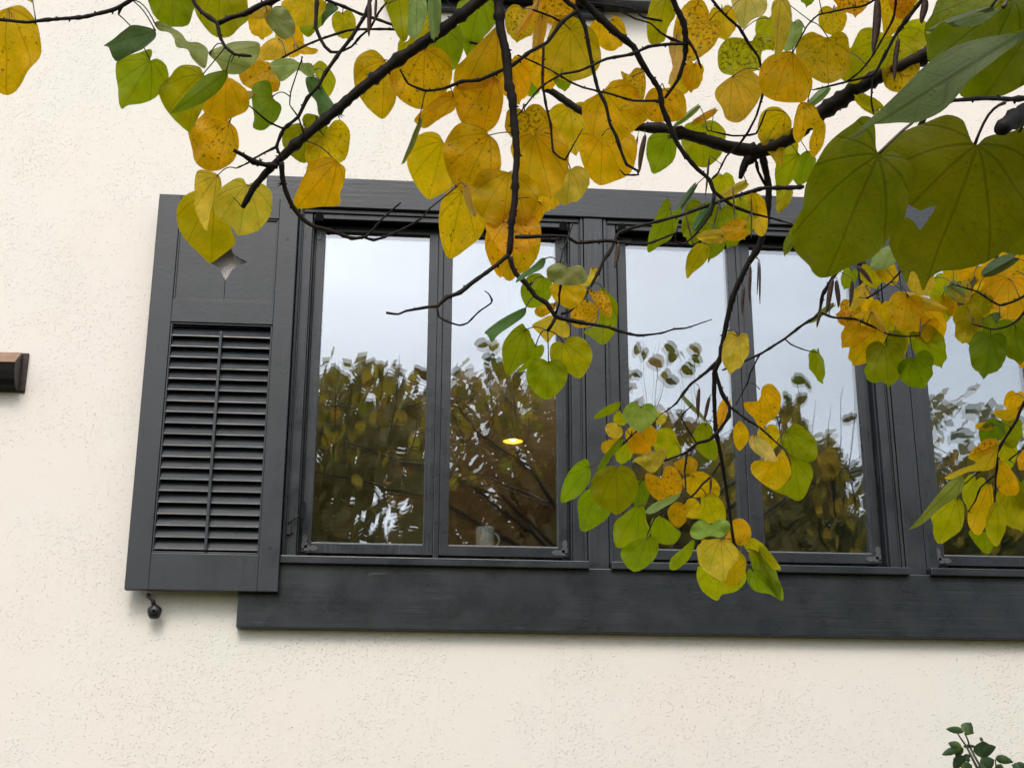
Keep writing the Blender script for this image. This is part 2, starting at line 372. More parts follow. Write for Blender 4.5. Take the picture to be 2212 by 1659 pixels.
for k in range(3):
    dx = k*PITCHX; a, c = -.405+dx, .727+dx
    b = MB()
    # stepped jamb moulding: outer bead, cove, flat face
    for s, xe in ((1, a), (-1, c)):
        def bx(p, q, y0, y1=.03, z0=2.678, z1=4.088):
            b.box(min(xe+s*p, xe+s*q), max(xe+s*p, xe+s*q), y0, y1, z0, z1)
        bx(.001, .012, -.088); bx(.012, .018, -.078); bx(.018, .052, -.075); bx(.052, .0575, -.052)
        bx(.0575, .066, -.004)
    b.box(a+.018, c-.018, -.083, .03, 4.070, 4.0875); b.box(a+.0575, c-.0575, -.074, -.060, 4.0485, 4.070)
    for xe, s in ((a+.012, 1), (c-.012, -1)): b.box(min(xe, xe+s*.006), max(xe, xe+s*.006), -.0795, -.05, 4.067, 4.0885)
    win = b.build('window', PZ, house, bevel=.0015)
    tag(win)
    MB().box(a, c, -.132, -.002, 2.649, 2.678).build('window_sill', PX, win, bevel=.003)
    xm = (a+c)/2
    MB().box(xm-.0105, xm+.0105, -.021, .024, 2.68, 4.046).build('centre_bead', PZ, win, bevel=.003)
    MB().box(a+.0580, c-.0580, -.0595, .03, 4.0560, 4.0695).build('head_gap_shade', VOIDM, win)  # solid black strip standing in for the shade above the sash
    sash(a+.066, xm-.0105, win, k*2+1); sash(xm+.0110, c-.066, win, k*2+2)
    # pivot pockets, solid black pieces for their shade, and iron corner plates
    for s, xe in ((1, a+.066), (-1, c-.066)):
        for hz, hs_ in ((4.030, -1), (2.730, 1)):
            h = MB(); hinge_plate(h, xe+s*.012, hz, s, hs_, -.0165); h.build('hinge_plate', PLATE, win)
        h = MB(); cx_, cz_ = xe+s*.012, 4.056
        h.prism([(cx_+.0165*math.cos(t*math.pi/8), cz_+.0165*math.sin(t*math.pi/8)) for t in range(16)], 'y', -.0850, -.0835)
        h.prism([(cx_-s*.0165, cz_), (cx_-s*.0165, 4.0335), (cx_+s*.0165, 4.0335), (cx_+s*.0165, cz_)] , 'y', -.0845, -.0765)
        h.build('pivot_pocket_shade', VOIDM, win); h = MB(); cz_ = 2.690
        h.prism([(cx_+.019*math.cos(t*math.pi/10), cz_+.018*math.sin(t*math.pi/10)) for t in range(11)], 'y', -.060, -.0205)
        h.build('pivot_pocket_shade', VOIDM, win)
# iron stay and catch on the left jamb
b = MB()
prof = [(.002, 0), (.012, .002), (.020, .006), (.0235, .012)]
base = Vector((-.332, -.085, 2.85))
for i in range(24):
    a_ = 2*math.pi*i/24; b.v.append(tuple(base+Vector((.006*math.sin(a_)*.6-.002, -.012*math.sin(a_), 0))+Vector((.011*math.sin(a_), 0, .042*math.cos(a_)))))
n = len(b.v); b.v += [tuple(base+Vector((-.014, .004, 0)))]; b.f += [(i, (i+1) % 24, n) for i in range(24)]; b.f.append(tuple(range(24))); b.m += [0]*25
b.tube([base+Vector((-.014, .004, -.012)), Vector((-.36, -.095, 2.822)), Vector((-.383, -.088, 2.806)), Vector((-.384, -.082, 2.79))], [.0032]*4, 8)
b.box(-.390, -.374, -.088, -.0755, 2.765, 2.802); b.box(-.386, -.366, -.084, -.0755, 2.772, 2.779)
b.build('casement_stay', IRON, house)
# screw plug heads, upper storey sill
b = MB(); b.box(.08, .828, -.10, -.07, 5.025, 5.066); b.box(-.10, 1.045, -.16, -.07, 5.068, 5.10); b.box(-.02, .95, -.11, .05, 5.10, 6.3)
b.build('upper_window', PX, house, bevel=.003)

# ---- shutter
SX0, SX1, SZ0, SZ1, SY0, SY1 = -.946, -.405, 2.540, 4.093, -.148, -.117
def make_shutter(x0, x1):
    b = MB(); pl, pr, pz0, pz1 = x0+.084, x1-.074, 3.653, 4.005; lz0, lz1 = 2.674, 3.562
    b.box(x0, pl, SY0, SY1, SZ0, SZ1); b.box(pr, x1, SY0, SY1, SZ0, SZ1)
    b.box(pl, pr, SY0, SY1, SZ0, lz0); b.box(pl, pr, SY0, SY1, lz1, pz0); b.box(pl, pr, SY0, SY1, pz1, SZ1)
    sh = b.build('shutter', PSH, house, bevel=.0022)
    # moulded bead around both openings
    b = MB()
    for z0, z1 in ((pz0, pz1), (lz0, lz1)):
        b.box(pl+.0005, pl+.007, SY0+.005, SY1-.004, z0+.0005, z1-.0005); b.box(pr-.007, pr-.0005, SY0+.005, SY1-.004, z0+.0005, z1-.0005)
        b.box(pl+.007, pr-.007, SY0+.005, SY1-.004, z0+.0005, z0+.007); b.box(pl+.007, pr-.007, SY0+.005, SY1-.004, z1-.007, z1-.0005)
    b.build('panel_bead', PSH, sh, bevel=.0015)
    # two panel boards with half a star cut from each
    xc, zc = (pl+pr)/2, 3.822
    half = [(0, -.074), (.008, -.066), (.020, -.040), (.023, -.032), (.029, -.031), (.030, -.025), (.036, -.024), (.050, -.014), (.074, -.004), (.077, 0)]
    full = half+[(p, -q) for p, q in reversed(half[:-1])]
    for s in (-1, 1):
        xe = pl+.007 if s < 0 else pr-.007
        bm = bmesh.new(); pts = [(xe, pz0+.007), (xe, pz1-.007), (xc+s*.0012, pz1-.007)]+[(xc+s*max(.0012, p), zc+q) for p, q in reversed(full)]+[(xc+s*.0012, pz0+.007)]
        vsb = [bm.verts.new((p, SY0+.011, q)) for p, q in pts]; f = bm.faces.new(vsb)
        ex = bmesh.ops.extrude_face_region(bm, geom=[f]); bmesh.ops.translate(bm, vec=(0, .011, 0), verts=[v for v in ex['geom'] if isinstance(v, bmesh.types.BMVert)])
        bmesh.ops.recalc_face_normals(bm, faces=bm.faces)
        bmesh.ops.triangulate(bm, faces=[f for f in bm.faces if len(f.verts) > 4])
        me = bpy.data.meshes.new('panel_board'); bm.to_mesh(me); bm.free(); linkmesh('panel_board', me, PSH, sh)
    # slats
    b = MB(); n = 20; a0, a1 = lz0+.012, lz1-.014; st = (a1-a0)/n
    for i in range(n):
        z = a0+st*(i+.5); jz = random.Random(i+5).uniform(-.0008, .0008)
        yc = (SY0+SY1)/2+.002; dy, dz = .0105, .0188; t = .0030
        b.prism([(yc-dy, z-dz+jz), (yc-dy+.001, z-dz+t*1.6+jz), (yc+dy, z+dz), (yc+dy-.001, z+dz-t*1.6)], 'x', pl+.007, pr-.007)
    b.build('slats', PSX, sh, bevel=.0008)
    MB().box(pl+.0075, pr-.0075, SY1-.0025, SY1-.0005, lz0+.0075, lz1-.0075).build('slat_gap_shade', VOIDM, sh)  # black sheet added so the gaps between slats look dark
    MB().box(xc-.006, xc+.006, SY0+.0225, SY0+.026, pz0+.0075, zc-.0745).box(xc-.006, xc+.006, SY0+.0225, SY0+.026, zc+.0745, pz1-.0075).build('panel_tongue', PSH, sh)
    MB().box(xc-.0055, xc+.0055, SY0-.006, SY0+.006, 2.684, 3.527).build('tilt_rod', PSH, sh, bevel=.002)
    b = MB()
    for (xx, zz) in ((x1-.036, 3.92), (x1-.036, 2.70)):
        b.prism([(xx+.005*math.cos(t*math.pi/6), zz+.005*math.sin(t*math.pi/6)) for t in range(12)], 'y', SY0-.0012, SY0)
    b.build('screw_plug', IRON, sh)
    # pintle hinges holding it off the wall
    b = MB()
    for zz in (2.75, 3.88): b.box(x1-.06 if x1 < 1 else x0, x1 if x1 < 1 else x0+.06, SY1, -.099, zz, zz+.03)
    b.build('strap_hinge', IRON, sh)
    return sh
make_shutter(SX0, SX1); make_shutter(3.29, 3.831)
# shutter dog hanging below the left shutter
b = MB()
b.tube([(-.868, -.07, 2.535), (-.868, -.112, 2.532), (-.866, -.118, 2.522), (-.855, -.118, 2.512), (-.846, -.116, 2.505), (-.842, -.114, 2.488)], [.0045, .0045, .007, .0055, .0075, .0085], 8)
c0 = Vector((-.839, -.112, 2.468))
for i, (rr, yy) in enumerate(((.004, -.010), (.012, -.0095), (.0165, -.004), (.0172, .002), (.0165, .006), (.010, .010))): pass
rings = [(.005, -.019), (.015, -.017), (.0215, -.010), (.0255, -.002), (.0258, .003), (.019, .009), (.002, .011)]
n = len(b.v)
for rr, yy in rings:
    for j in range(20):
        a_ = 2*math.pi*j/20; k_ = 1+(.05*math.sin(5*a_) if rr > .01 else 0); b.v.append((c0.x+rr*k_*math.cos(a_), c0.y+yy, c0.z+rr*k_*math.sin(a_)*1.05))
for i in range(len(rings)-1):
    for j in range(20): b.f.append((n+i*20+j, n+i*20+(j+1) % 20, n+(i+1)*20+(j+1) % 20, n+(i+1)*20+j)); b.m.append(0)
b.tube([(-.839, -.104, 2.468), (-.839, -.068, 2.468)], [.004, .004], 8)
b.build('shutter_dog', IRON, house, smooth=True)

# ------------------------------------------------------------------ wall fixture at the left
fx = empty('wall_fixture', (-1.75, -.07, 3.29)); tag(fx, 'brown metal wall fixture with sloped tan face on the stucco', 'wall fixture')
BRN = m_simple('brown_enamel', (.050, .036, .032), .6, .25, 0, 60, .0008, .3)
FX1, FX0 = -1.410, -2.10
b = MB(); b.prism([(-.0705, 3.285), (-.0705, 3.445), (-.082, 3.440), (-.082, 3.290)], 'x', -2.12, -1.389); b.build('back_plate', BRN, fx, bevel=.003)
side = [(-.082, 3.438), (-.160, 3.374), (-.158, 3.345), (-.150, 3.315), (-.132, 3.293), (-.11, 3.288), (-.082, 3.288)]
b = MB(); b.prism(side, 'x', FX1-.004, FX1); b.prism(side, 'x', FX0, FX0+.004); b.build('end_cap', BRN, fx, bevel=.001)
b = MB(); ins = [(-.082, 3.434), (-.156, 3.373), (-.152, 3.345), (-.145, 3.317), (-.13, 3.297), (-.11, 3.291), (-.082, 3.291)]
b.prism(ins, 'x', FX0+.004, FX1-.004); b.build('dark_front', m_simple('black_enamel', (.006, .006, .0055), .6, .15, 0, 200, .0006), fx)
TAN = m_simple('tan_metal', (.24, .15, .10), .5, .3, 0, 20, .0004, .2)
b = MB(); b.prism([(-.0835, 3.4415), (-.1600, 3.3785), (-.1585, 3.3755), (-.0835, 3.4375)], 'x', FX0+.005, FX1-.005); b.build('sloped_cover', TAN, fx)

# ------------------------------------------------------------------ inside the window
CER = m_simple('celadon_glaze', (.84, .88, .82), .25, .5, 0, 30, .0002, .05)
mug = empty('mug', (.352, .065, 2.745)); tag(mug, 'pale green ceramic mug on the sill inside the second pane', 'mug')
b = MB(); b.lathe([(.0, 0), (.031, 0), (.033, .004), (.035, .05), (.036, .092), (.0335, .094), (.032, .09), (.031, .01), (0, .008)], (.352, .065, 2.746), 32)
b.build('cup', CER, mug, smooth=True)
b = MB(); pts = []
for i in range(13):
    a_ = math.pi*(-.5+i/12); pts.append((.352+.034+.020*math.cos(a_), .065, 2.792+.026*math.sin(a_)))
b.tube(pts, [.0038]*13, 8); b.build('handle', CER, mug, smooth=True)
lamp_p = Vector((0.581, 1.5, 3.611))
g_ = NG('lit_shade_inside'); em = g_.n('ShaderNodeEmission'); em.inputs[0].default_value = (1, .48, .05, 1); em.inputs[1].default_value = 1.8; EMI = g_.done(em.outputs[0])
lp = empty('pendant_lamp', lamp_p); tag(lp, 'small pendant lamp glowing yellow seen through the second pane', 'pendant lamp')
b = MB(); b.lathe([(.050, 0), (.046, .018), (.030, .038), (.010, .048), (.004, .06), (.004, .07)], lamp_p, 32); b.build('shade', m_simple('amber_metal', (.35, .20, .05), .4), lp, smooth=True)
g_ = NG('lit_bulb'); em = g_.n('ShaderNodeEmission'); em.inputs[0].default_value = (1, .72, .28, 1); em.inputs[1].default_value = 7; EM2 = g_.done(em.outputs[0])
b = MB(); b.lathe([(0.0, .028), (.03, .026), (.049, .003)], lamp_p, 32); b.build('lit_lining', EMI, lp, smooth=True)
b = MB(); b.lathe([(0.0, .002), (.010, .004), (.017, .012), (.012, .024)], lamp_p, 24); b.build('bulb', EM2, lp, smooth=True)
b = MB(); b.tube([lamp_p+Vector((0, 0, .06)), lamp_p+Vector((0, 0, .99))], [.003, .003], 6); b.build('cord', IRON, lp)

# ------------------------------------------------------------------ redbud tree
rg = random.Random(11)
def W(x, y, d): return CAM+d*(FW+RT*((x-1106)/FPX)-UP*((y-829.5)/FPX))
def proj(p):
    v = p-CAM; d = v.dot(FW)
    return (1106+FPX*v.dot(RT)/d, 829.5-FPX*v.dot(UP)/d, d) if d > .05 else (1e5, 1e5, d)
TP = Vector((1.62, -3.45, 0))
tree = empty('redbud_tree', TP); tag(tree, 'redbud tree with heart-shaped yellow and green leaves and dark branches hanging before the window', 'tree')
# dark woody lines: (near distance, far distance, x,y,radius ...)
BR = [
 (2.35,2.3, 1150,-260,10, 1090,-45,10, 1038,0,10, 953,67,10, 859,130,9.5, 773,198,8.5, 730,236,8, 688,270,7.8, 634,315,7.4, 607,342,7.2, 575,373,6, 549,404,5, 524,449,4.6),
 (2.3,2.28, 600,360,4, 572,356,4.2, 548,350,4, 526,336,3.5, 504,325,3.2),
 (2.3,2.34, 608,350,4.6, 610,384,4.2, 616,410,3.8, 631,445,3.8, 654,474,3.8, 677,489,3, 708,497,2.8, 759,515,2.8, 789,512,2.4, 805,497,2, 820,479,1.8, 840,460,1.7, 866,438,1.4),
 (2.33,2.36, 785,512,2.2, 807,519,2.2, 838,510,2, 882,489,1.8, 912,471,1.6, 928,451,1.4, 948,435,1.2, 985,405,1.2),
 (2.38,2.3, 820,-60,3, 797,10,3, 789,33,3, 759,82,3.2, 733,115,3, 702,159,3, 687,187,3, 664,212,3, 644,253,3, 613,279,2.8, 597,318,2.6, 612,345,2.4),
 (2.3,2.28, 597,318,2.2, 572,330,2, 549,343,1.8, 535,353,1.6, 510,364,1.2),
 (2.3,2.28, 613,279,2, 580,264,1.8, 549,238,1.4, 530,222,1),
 (2.3,2.28, 662,305,1.4, 644,253,1.4, 626,228,1.2, 628,200,1.2, 641,159,1.2, 654,123,1),
 (2.1,2.15, 420,-150,4, 330,-45,3.8, 284,0,3.6, 264,13,3.6, 243,23,3.4, 179,38,3, 97,44,2.8, 59,49,2.6, 0,43,2.6, -60,40,2.4),
 (2.12,2.13, 264,13,2.6, 258,24,2.4, 256,32,1.6),
 (2.15,2.12, 400,-90,3.2, 417,0,3.2, 435,26,3.2, 469,51,3.4, 474,77,3, 487,102,2.6, 507,118,2.6, 543,122,2.4),
 (2.15,2.2, 471,51,4, 499,38,4, 528,31,4.6, 566,10,4.8, 595,0,5, 700,-70,6, 850,-200,7),
 (2.4,2.36, 690,-60,3.2, 685,0,3.2, 682,59,3.2, 692,84,3, 702,102,2.8, 715,113,2.6, 733,113,2.2, 759,102,2, 779,79,2, 800,61,2, 818,28,1.8, 832,10,1.6),
 (2.45,2.45, 660,-30,2.6, 705,0,2.6, 743,15,2.6, 779,31,2.6, 820,44,2.4, 848,54,2.4, 960,80,2.4, 1099,110,2.4),
 (2.45,2.45, 610,125,1.8, 664,97,2, 702,82,2.2, 749,67,2.2, 774,64,2.2, 851,64,2.2, 960,78,2.2),
 (2.35,2.3, 1120,-270,9, 1078,-60,8.5, 1076,0,8, 1081,64,7.8, 1092,108,7.8, 1099,179,7.4, 1107,218,6.8, 1111,269,6.2, 1117,333,5.8, 1113,384,5.6, 1112,433,5.4, 1105,480,5.2, 1103,520,5, 1099,550,4.8),
 (2.3,2.25, 1099,550,4.2, 1081,566,3.8, 1051,589,3.6, 1015,615,3.6, 994,632,3.4, 964,643,3.2, 946,661,2.8, 928,663,2.5, 877,672,2.3, 861,679,2, 834,676,2.4),
 (2.28,2.24, 944,663,2, 948,684,1.8, 964,694,1.8, 992,703,1.6, 1010,698,1.5, 1035,673,1.4, 1061,655,1.4, 1063,648,1.4, 1056,635,1.2, 1047,629,1.2),
 (2.3,2.3, 1102,555,4.2, 1106,575,4, 1115,592,4, 1136,612,4, 1157,640,4, 1182,656,3.8, 1200,684,3.6, 1226,691,3.2, 1267,699,2.8, 1315,707,2.4, 1343,717,2.2, 1379,725,2, 1428,720,1.6, 1456,711,1.5, 1482,709,1.3, 1538,690,.9),
 (2.3,2.3, 1200,686,3, 1192,702,2.8, 1183,715,3.4),
 (2.32,2.5, 1212,679,1.8, 1231,673,2, 1261,643,2.2, 1277,617,2.4, 1295,584,2.6, 1305,561,2.8, 1320,540,2.8, 1336,504,2.6, 1379,489,2.6, 1431,476,2.6, 1469,466,2.6, 1533,443,2.8, 1584,426,2.8, 1648,407,3.2, 1700,406,3.4, 1736,404,3.6),
 (2.3,2.34, 1113,512,3.2, 1144,512,3, 1187,510,3, 1226,512,3, 1246,525,2.8, 1310,520,2.6, 1351,525,2.4, 1374,529,2.2, 1405,525,2, 1431,515,1.8, 1456,505,1.6),
 (2.4,2.4, 1543,420,2.8, 1538,453,2.6, 1523,481,2.4, 1497,512,1.8, 1477,528,1.6, 1459,522,1.3, 1459,510,1.2, 1466,489,1),
 (2.3,2.2, 1200,678,2, 1208,656,1.8, 1208,638,1.8, 1213,602,2, 1210,569,1.8),
 (2.22,2.3, 1210,569,1.6, 1215,545,1.4, 1222,525,1.6, 1230,505,1.4, 1241,474,1.1),
 (2.4,2.4, 1190,-80,4, 1220,0,4, 1241,15,4, 1249,28,4, 1264,59,3.4, 1272,102,3.2, 1282,154,3, 1292,195,3, 1308,225,2.8, 1318,269,2.8, 1331,294,2.8, 1341,325,2.5, 1354,356,2.3, 1377,369,2, 1379,378,1.8, 1349,378,1.4, 1338,366,1),
 (2.4,2.32, 1246,25,3.4, 1213,49,3.2, 1182,92,3, 1144,113,3, 1108,141,3.4, 1081,154,3.2, 1035,174,3, 997,177,2.8, 959,192,2.4, 920,197,2.4, 882,182,1.8, 864,151,1.4),
 (2.4,2.38, 1212,48,2, 1190,36,1.8, 1151,22,1.8),
 (2.38,2.36, 1174,100,2.4, 1172,179,2.3, 1180,230,2.2, 1190,271,2.2, 1195,328,2, 1220,346,1.8, 1238,315,1.2, 1260,277,.8),
 (2.38,2.34, 1213,161,1.8, 1174,184,1.8, 1156,202,1.6, 1118,251,1.2),
 (2.42,2.5, 1215,-70,6.5, 1256,0,6.5, 1290,33,6.2, 1328,69,6, 1369,102,5.4, 1379,123,5, 1397,154,4.6, 1425,195,4.4, 1430,230,4.2, 1448,274,4, 1461,307,3.8, 1482,338,3.6, 1507,366,3.4, 1533,389,3.4, 1543,415,3.2, 1584,446,2.6, 1623,461,2.2, 1664,471,1.8, 1710,484,1.2),
 (2.42,2.46, 1440,-80,5, 1454,0,4.8, 1477,51,4.6, 1482,90,4.2, 1479,128,3.4, 1464,174,3, 1436,213,2.4),
 (2.44,2.44, 1484,85,3, 1502,113,2.4, 1515,149,1.8),
 (2.44,2.38, 1482,95,3, 1438,97,2.8, 1400,102,2.6, 1364,118,2.6, 1310,128,2.4, 1277,143,2.2, 1251,154,2.2, 1213,161,2),
 (2.44,2.44, 1118,120,1.6, 1139,128,1.6, 1187,151,1.6, 1231,177,1.8, 1261,190,1.8, 1313,202,1.8, 1369,218,2, 1425,218,2.4),
 (2.5,2.5, 1250,4,2.4, 1315,12,2.2, 1366,20,2, 1390,38,1.8, 1431,46,2),
 (2.5,2.5, 1315,12,1.6, 1372,41,1.6, 1405,51,1.5, 1428,72,1.6, 1451,85,2.4, 1480,95,2),
 (2.75,2.75, 1062,120,5, 1108,149,5.4, 1136,154,5.6, 1162,179,5.8, 1205,207,6, 1251,238,6.2, 1320,262,7, 1384,274,8, 1431,279,9, 1507,297,10, 1571,318,11, 1635,328,13, 1668,318,13, 1720,290,13, 1774,244,13.5, 1826,210,13.5, 1890,169,13, 2000,120,14, 2212,20,16, 2500,-90,20),
 (2.75,2.74, 1635,330,8, 1610,353,6.5, 1599,386,4),
 (2.76,2.78, 1646,333,6, 1654,370,5.4, 1661,407,5.2, 1658,458,5.4, 1641,530,5, 1615,571,4.8, 1584,638,4.6, 1574,676,4.4, 1566,714,4.2, 1556,771,4, 1543,807,3.6, 1543,866,3.4, 1546,927,3.2, 1559,994,2.8, 1569,1058,2.6, 1579,1129,2.6, 1584,1165,2.3, 1592,1191,2),
 (2.78,2.74, 1548,782,3, 1528,802,2.8, 1492,830,2.4, 1477,848,2.2, 1461,871,1.8, 1438,889,1.2),
 (2.78,2.74, 1546,805,3.2, 1559,848,3, 1576,878,3, 1574,899,3, 1556,927,2.8, 1533,950,2.8, 1505,958,2.6, 1482,978,2.2, 1433,996,1.6),
 (2.78,2.74, 1576,878,2.2, 1610,904,2, 1643,925,1.8, 1690,968,1.4),
 (2.75,2.72, 1484,981,2, 1479,1019,1.8, 1482,1060,1.4),
 (2.78,2.7, 1556,1000,1.8, 1538,1027,1.8, 1518,1045,1.8, 1502,1065,1.8, 1471,1091,1.6, 1451,1096,1.6, 1415,1117,1.4, 1397,1158,1),
 (2.76,2.74, 1377,930,1.8, 1341,963,1.6, 1323,983,1.2),
 (2.76,2.76, 1505,958,1.4, 1471,901,1.2, 1495,876,.8),
 (2.8,2.82, 1560,800,1.6, 1596,786,1.4, 1646,763,2, 1695,732,2.2, 1731,704,2.3, 1769,679,2.4, 1777,638,2.8, 1800,599,3, 1830,560,3, 1900,440,3.4, 2000,250,4.5),
 (2.8,2.8, 1774,676,2.2, 1800,686,2, 1846,689,2, 1882,704,2, 1920,722,1.8, 1954,727,1.6, 1987,725,1.2),
 (2.82,2.82, 1695,732,1.3, 1710,745,1.2, 1738,756,1, 1765,762,.8),
 (2.8,2.8, 1640,768,1.2, 1620,807,1.4, 1617,822,1.2, 1589,876,.8),
 (2.82,2.82, 1872,645,1.8, 1892,633,1.6, 1925,609,1.4, 1960,570,1.6),
 (1.25,1.0, 2760,120,26, 2400,175,20, 2260,225,18, 2212,246,17, 2184,262,15, 2160,280,14),
 (1.25,1.02, 2700,120,6, 2400,200,5, 2212,213,4.6, 2184,215,4, 2120,213,3.8, 2056,218,3),
 (2.6,2.6, 2010,-40,3.6, 1992,0,3.4, 1954,49,3.2, 1933,79,2.8, 1890,159,2.4, 1864,169,2.2, 1831,177,2, 1790,187,1.6, 1757,195,1.2),
 (2.55,2.6, 1938,-30,2.2, 1930,40,2, 1887,118,1.6, 1859,154,1.4, 1826,179,1.2),
 (2.6,2.6, 1885,164,1.5, 1882,218,1.8, 1887,248,1.2),
 (2.6,2.6, 1935,-30,3, 1877,8,2, 1859,15,1.8, 1826,20,1.6, 1795,27,1.6, 1767,33,1.6, 1744,56,1.4, 1713,113,1.2),
 (2.66,2.72, 1500,-80,2.6, 1538,0,2.4, 1566,33,2.4, 1597,61,2.4, 1617,95,2.4, 1638,123,2.3, 1646,154,2.2, 1651,190,2, 1635,248,2, 1617,284,2, 1597,312,1.8, 1569,338,1.6, 1551,374,1.5, 1536,389,1.5),
 (2.7,2.72, 1528,282,1.2, 1584,294,1.5, 1633,289,1.6, 1655,240,1.6),
 (2.74,2.76, 1630,335,2.6, 1638,371,2.4, 1654,402,2.4),
 (2.82,2.85, 2330,720,3, 2212,871,2.4, 2197,907,2.4, 2174,942,2.3, 2153,978,2.2, 2155,999,2, 2151,1030,1.8, 2150,1078,1.2),
 (2.84,2.84, 2148,1027,1.6, 2118,1053,1.4, 2107,1081,1.3, 2092,1104,1),
 (2.84,2.84, 2230,955,1.6, 2212,968,1.6, 2179,994,1.3),
 (2.84,2.84, 2155,1000,1.4, 2115,1019,1.3, 2074,1053,1),
 (2.85,2.8, 2350,520,5, 2270,560,3.5, 2212,640,2.4, 2160,660,2, 2110,630,1.6, 2060,615,1.2),
 (2.7,2.7, 2360,480,3, 2200,690,2, 2150,712,1.6, 2100,700,1.2),
]
samples = []
def bud_cone(b, p, dirn, L, r_):
    b.tube([p, p+dirn*L*.55, p+dirn*L], [r_, r_*.8, r_*.15], 5, True)
trunk_mb = MB()
trunk_mb.tube([(1.62, -3.45, -.05), (1.60, -3.46, .9), (1.66, -3.44, 1.8), (1.60, -3.42, 2.6), (1.52, -3.4, 3.1)], [.12, .10, .095, .09, .08], 14, wob=.05)
trunk_mb.build('trunk', BARK, tree, smooth=True)
for li, br in enumerate(BR):
    d0, d1 = br[:2]; q = br[2:]; pts = [(q[i], q[i+1], q[i+2]) for i in range(0, len(q), 3)]
    cum = [0]
    for i in range(1, len(pts)): cum.append(cum[-1]+math.hypot(pts[i][0]-pts[i-1][0], pts[i][1]-pts[i-1][1]))
    P3 = []; RR = []
    for i in range(len(pts)-1):
        a_, c_ = pts[i], pts[i+1]; n = max(1, int((cum[i+1]-cum[i])/9))
        pa = pts[max(i-1, 0)]; pd = pts[min(i+2, len(pts)-1)]
        for j in range(n):
            t = j/n; s_ = (cum[i]+(cum[i+1]-cum[i])*t)/cum[-1]
            def cr(k):
                p0, p1, p2, p3 = pa[k], a_[k], c_[k], pd[k]
                return .5*((2*p1)+(-p0+p2)*t+(2*p0-5*p1+4*p2-p3)*t*t+(-p0+3*p1-3*p2+p3)*t**3)
            lin = (a_[0]+(c_[0]-a_[0])*t, a_[1]+(c_[1]-a_[1])*t)
            x, y = .4*cr(0)+.6*lin[0]+rg.uniform(-.07, .07)*a_[2], .4*cr(1)+.6*lin[1]+rg.uniform(-.07, .07)*a_[2]; rr = max(.7, a_[2]+(c_[2]-a_[2])*t); rr *= 1.15+.2*min(1, rr/3)-.13*min(1, max(0, rr-7)/4); d = d0+(d1-d0)*s_
            P3.append(W(x, y, d)); RR.append(rr*d/FPX); samples.append((x, y, d, rr))
    x, y, rr = pts[-1]; rr *= 1.2; P3.append(W(x, y, d1)); RR.append(rr*d1/FPX*.9); samples.append((x, y, d1, rr))
    b = MB(); rad = [r_*(1+.10*rg.uniform(-1, 1)+(.3 if rg.random() < .14 else 0)) for r_ in RR]
    b.tube(P3, rad, 10 if RR[0] > .004 else 7, wob=.05)
    # buds and spurs
    i = rg.randint(2, 4); sd_ = 1
    while i < len(P3)-1:
        t = (P3[i+1]-P3[i-1]).normalized(); side = t.cross(FW).normalized()*sd_; side = (side+t*.35+FW*rg.uniform(-.3, .3)).normalized()
        r_ = RR[i]; bud_cone(b, P3[i]+side*r_*.5, side, r_*.7+rg.uniform(.0008, .003), min(r_*.7, .0022)*rg.uniform(.8, 1.2))
        if RR[i] > .004 and rg.random() < .2:
            for q_ in range(3): bud_cone(b, P3[i]-side*r_*.5, (-side+t*rg.uniform(-.7, .7)).normalized(), r_+rg.uniform(.003, .008), .0012)
        sd_ = -sd_; i += rg.randint(3, 8)
    big = max(RR[:max(1, len(RR)//2)]) > .0032
    b.build('branch' if big else 'twig', BARK, tree, smooth=True)
# limbs above and beside the picture, tying everything to the trunk
def limb(pts, rads, name='branch'):
    P3 = []; RR = []
    for i in range(len(pts)-1):
        for j in range(6):
            t = j/6; P3.append(pts[i].lerp(pts[i+1], t)+Vector((rg.uniform(-1, 1), rg.uniform(-1, 1), rg.uniform(-1, 1)))*.008); RR.append(rads[i]+(rads[i+1]-rads[i])*t)
    P3.append(pts[-1]); RR.append(rads[-1]); b = MB(); b.tube(P3, RR, 10, wob=.05); b.build(name, BARK, tree, smooth=True)
F0 = Vector((1.52, -3.4, 3.05))
limb([F0, W(2300, -330, 2.45), W(1700, -330, 2.4), W(1150, -262, 2.36), W(850, -205, 2.2), W(420, -155, 2.12)], [.06, .04, .03, .022, .014, .008])
limb([F0, W(2500, -90, 2.75)], [.05, .018]); limb([F0, W(2760, 120, 1.25)], [.05, .011])
limb([Vector((1.6, -3.42, 2.5)), W(2350, 500, 2.85), W(2330, 720, 2.82)], [.03, .008, .004])
limb([Vector((1.63, -3.43, 2.2)), W(2700, 480, 2.8), W(2360, 480, 2.7)], [.03, .01, .004])
limb([W(1700, -330, 2.4), W(1500, -80, 2.66), W(1440, -80, 2.42)], [.02, .006, .005]); limb([W(2100, -320, 2.45), W(2010, -40, 2.6), W(1935, -30, 2.6)], [.02, .005, .004])
limb([W(850, -205, 2.2), W(690, -60, 2.4), W(820, -60, 2.38)], [.012, .005, .004]); limb([W(1150, -262, 2.36), W(1205, -75, 2.41)], [.02, .008])
CROWN_TIPS = []
for k in range(12):
    e = Vector((-1.0+4.8*k/11+rg.uniform(-.2, .2), rg.uniform(-5.2, -3.6), rg.uniform(4.2, 4.7))); m_ = F0.lerp(e, .5)+Vector((0, 0, .25)); CROWN_TIPS.append(e)
    limb([F0, m_, e], [.024, .011, .004])

